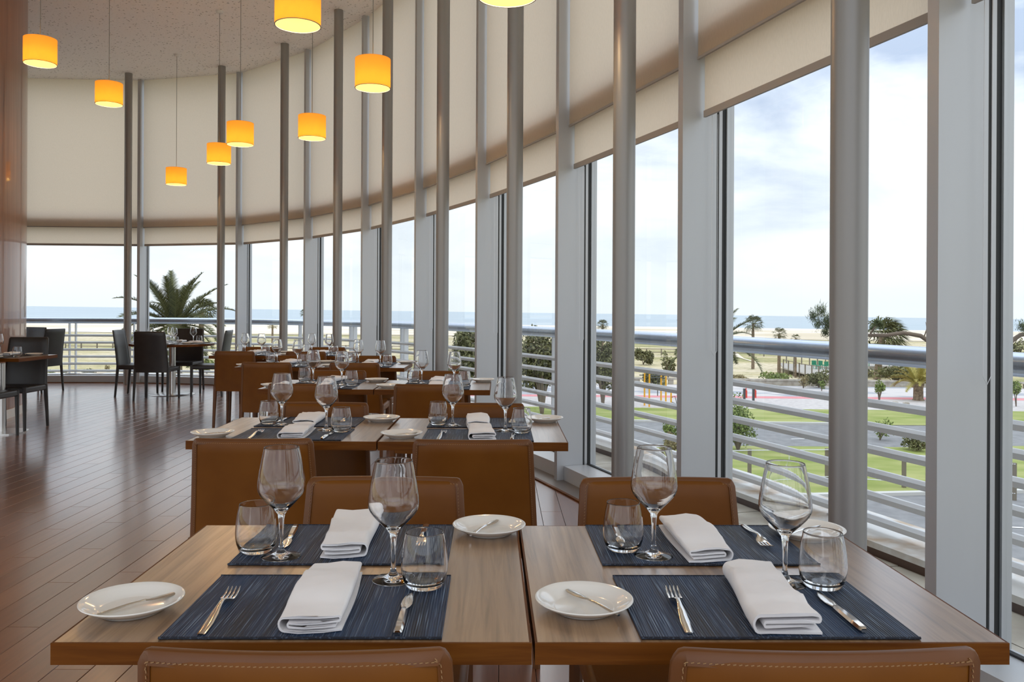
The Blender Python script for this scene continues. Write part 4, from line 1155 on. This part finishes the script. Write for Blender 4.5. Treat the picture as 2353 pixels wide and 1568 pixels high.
for (u, v, R_) in [(1868, 728, 11), (1886, 716, 13), (1898, 738, 14), (1880, 745, 11), (1904, 752, 13), (1896, 766, 9), (1915, 735, 14), (1925, 750, 12), (2014, 742, 8), (2022, 748, 8), (2005, 756, 7), (1940, 730, 14), (2350, 752, 12), (2215, 560, 22), (2245, 575, 20), (2228, 530, 22), (2205, 610, 18), (2250, 625, 18), (2230, 500, 16)]:
    c = L_(u, v, pr.uniform(-.3, .3)); R2 = R_ * PZ / F
    for _ in range(420):
        d = Vector((pr.gauss(0, 1), pr.gauss(0, 1), pr.gauss(0, 1))).normalized()
        s = d.cross(Vector((0, 0, 1)) if abs(d.z) < .9 else Vector((1, 0, 0))).normalized() * .006
        d = (d + Vector((0, 0, .45))).normalized(); cc_ = c + Vector((pr.gauss(0, .45), pr.gauss(0, .45), pr.gauss(0, .55))) * R2
        q = cc_; t = cc_ + d * R2 * pr.uniform(.5, 1.1)
        mb.add([q - s, q + s, t], [(0, 1, 2)])
tag(mb.build('needles', M['needle'], pine), kind='stuff')

# ------------------------------------------------------------------ things on the square and the dunes
M['yellow'] = mat('yellow_paint', (0.85, 0.42, 0.03), 0.5)
M['red'] = mat('red_paint', (0.62, 0.06, 0.04), 0.5)
M['dark'] = mat('dark_grey_paint', (0.05, 0.055, 0.06), 0.5)
M['green'] = mat('green_plastic', (0.03, 0.25, 0.14), 0.5)
M['sign'] = mat('sign_back', (0.62, 0.66, 0.67), 0.5)
M['deck'] = mat('grey_deck_boards', (0.40, 0.37, 0.33), 0.9)
g0 = G(1505, 934)
ex = empty('exercise_bars', g0); tag(ex, 'yellow outdoor exercise bars on the paved square', 'exercise equipment')
def P_(px, Y, h): 
    return Vector(((px - PX) * Y / F - g0.x, Y - g0.y, gz((px - PX) * Y / F) + h - g0.z))
for px, Y, h in ((1482, g0.y + .2, 2.25), (1493, g0.y - .6, 2.25), (1520, g0.y + .3, 2.25), (1531, g0.y - .5, 2.2), (1543, g0.y - 1.2, 1.05)):
    a, b = P_(px, Y, 0), P_(px, Y, h)
    MB().tube([a, b], .055, 10).build('post', M['yellow'], ex, True, 40)
for (a, b, h) in (((1482, .2), (1520, .3), 2.08), ((1493, -.6), (1531, -.5), 2.0), ((1470, .2), (1482, .2), 2.1), ((1520, .3), (1531, -.5), 1.95)):
    MB().tube([P_(a[0], g0.y + a[1], h), P_(b[0], g0.y + b[1], h)], .03, 8).build('bar', M['dark'], ex, True, 40)
MB().tube([P_(1512, g0.y + .1, .7), P_(1512, g0.y + .1, 2.1)], .03, 8).build('bar', M['dark'], ex, True, 40)
MB().tube([P_(1543, g0.y - 1.2, .75), P_(1552, g0.y - 1.4, .85), P_(1556, g0.y - 1.4, .35), P_(1543, g0.y - 1.2, .45)], .025, 8).build('bar', M['dark'], ex, True, 40)
for px, nm in ((1710, 'left'), (1731, 'right')):
    g1 = G(px, 929); e = empty('fitness_machine', g1); tag(e, 'red and dark grey outdoor fitness machine, %s of the two' % nm, 'exercise equipment', 'fitness machines')
    MB().box(-.07, .07, -.07, .07, 0, 1.1).build('post', M['dark'], e)
    MB().box(.08, .20, -.06, .06, .45, .98).build('backboard', M['red'], e)
    MB().box(.02, .20, -.14, .14, .10, .22).build('foot_step', M['red'], e)
    MB().tube([(.10, 0, .98), (.10, 0, 1.05), (.15, 0, 1.14)], [.05, .07, .03], 8).build('handle', M['red'], e, True)
for px, py, nm in ((2014, 938, 'left'), (2057, 936, 'middle'), (2082, 937, 'right')):
    g1 = G(px, py); e = empty('stone_bollard', g1)
    MB().rings([[(-.2, -.2, 0), (.2, -.2, 0), (.2, .2, 0), (-.2, .2, 0)], [(-.16, -.16, .34), (.16, -.16, .34), (.16, .16, .34), (-.16, .16, .34)], [(-.08, -.12, .4), (.1, -.12, .4), (.1, .12, .4), (-.08, .12, .4)]]).build('block', M['concrete'], e)
    tag(e, 'small grey stone bollard on the square edge, %s of three' % nm, 'bollard', 'stone bollards')
g1 = G(2137, 921); e = empty('road_sign', g1); tag(e, 'pale rectangular road sign on a thin post', 'sign')
MB().tube([(0, 0, 0), (0, 0, 2.2)], .03, 8).build('post', M['sign'], e, True, 40); MB().box(-.22, .22, -.06, -.035, 1.55, 2.15).build('plate', M['sign'], e)
g1 = G(2147, 919); e = empty('notice_board', g1); tag(e, 'black framed white notice board on the square', 'notice board')
MB().box(-.16, .16, -.05, .05, .1, 1.45).build('frame', M['dark'], e); MB().box(-.11, .16, -.06, -.05, .25, 1.35).build('panel', M['white'], e)
MB().box(-.14, .14, -.04, .04, 0, .1).build('foot', M['dark'], e)
# boardwalk with railing
bw = empty('boardwalk', (0, 0, 0)); tag(bw, 'raised wooden boardwalk with post railing on the dunes', 'boardwalk')
pts = [G(1800, 858), G(1850, 872), G(1915, 884)]
q2 = [G(1790, 846), G(1860, 852), G(1935, 858)]
mb = MB(); mb.rings([[(a.x, a.y, gz(a.x) + .45), (b.x, b.y, gz(b.x) + .5), (b.x, b.y, gz(b.x) + .62), (a.x, a.y, gz(a.x) + .57)] for a, b in zip(pts, q2)]); mb.build('deck', M['deck'], bw)
for ln in (pts, q2):
    for k in range(9):
        f = k / 8 * (len(ln) - 1); i = min(int(f), len(ln) - 2); p = ln[i].lerp(ln[i + 1], f - i)
        MB().box(p.x - .05, p.x + .05, p.y - .05, p.y + .05, gz(p.x), gz(p.x) + 1.5).build('post', M['drywood'], bw)
    MB().tube([(p.x, p.y, gz(p.x) + 1.45) for p in ln], .035, 6).build('handrail', M['drywood'], bw)
# cafe deck behind the palms with green furniture
cd = empty('cafe_deck', (0, 0, 0)); tag(cd, 'low timber cafe deck with green glass screen behind the palms', 'deck')
a, b = G(1998, 868), G(2160, 868)
mb = MB(); mb.rings([[(p.x, p.y, gz(p.x) + .8), (p.x, p.y + 9, gz(p.x) + .8), (p.x, p.y + 9, gz(p.x) + 1.15), (p.x, p.y, gz(p.x) + 1.15)] for p in (a, b)]); mb.build('deck', M['deck'], cd)
for k in range(8):
    p = a.lerp(b, k / 7); MB().box(p.x - .1, p.x + .1, p.y + .2, p.y + .4, gz(p.x), gz(p.x) + .8).build('support', M['drywood'], cd)
    MB().box(p.x - .03, p.x + .03, p.y + .1, p.y + .16, gz(p.x) + 1.15, gz(p.x) + 2.2).build('post', M['green'], cd)
MB().tube([(a.x, a.y + .13, gz(a.x) + 2.2), (b.x, b.y + .13, gz(b.x) + 2.2)], .04, 6).build('handrail', M['green'], cd)
def cafe_chair():
    e = empty('cafe_chair')
    MB().box(-.24, .24, -.24, .24, .40, .46).build('seat', M['green'], e); MB().box(-.24, .24, .20, .25, .46, .88).build('backrest', M['green'], e)
    for sx in (-.2, .2):
        for sy in (-.2, .2): MB().box(sx - .02, sx + .02, sy - .02, sy + .02, 0, .40).build('leg', M['green'], e)
    return e
cc = cafe_chair()
for k in range(6):
    o = cc if k == 0 else copy_tree(cc)
    p = G(1872 + k * 8, 860 + (k % 2) * 2); o.location = (p.x, p.y, gz(p.x) + .56); o.rotation_euler = (0, 0, k * 1.1)
    tag(o, 'green plastic chair on the distant wooden boardwalk', 'chair', 'green cafe chairs')
p = G(1903, 857); e = empty('closed_parasol', (p.x, p.y, gz(p.x) + .56)); tag(e, 'closed green parasol on the distant boardwalk terrace', 'parasol')
MB().tube([(0, 0, 0), (0, 0, 2.5)], .03, 8).build('pole', M['drywood'], e); MB().lathe([(0, 2.6), (.06, 2.4), (.22, 1.1), (.16, 1.0), (0, 1.0)], 12).build('canopy', M['green'], e, True, 40)
# cable fence on the near lawn
lf = empty('cable_fence', (0, 0, 0)); tag(lf, 'low cable fence with wooden posts on the near lawn', 'fence')
fp = [G(1560, 1118), G(1722, 1112), G(1900, 1110), G(2077, 1122), G(2330, 1150)]
for p in fp: MB().box(p.x - .06, p.x + .06, p.y - .06, p.y + .06, gz(p.x), gz(p.x) + 1.32).build('post', M['drywood'], lf)
for h in (.25, 1.28): MB().tube([(p.x, p.y - .07, gz(p.x) + h) for p in fp], .018, 6).build('cable', M['rail'], lf)
for p, q in zip(fp[:-1], fp[1:]):
    m = p.lerp(q, .5); MB().tube([(m.x, m.y - .07, gz(m.x) + .1), (m.x, m.y - .07, gz(m.x) + 1.28)], .014, 6).build('rod', M['rail'], lf)
# building base below the terrace
mb = MB(); strip(mb, 0.6, 1.6, -6.6, -0.55, 3)
tag(mb.build('facade_wall', M['slab']), 'plain rendered facade below the terrace', None, None, 'structure')
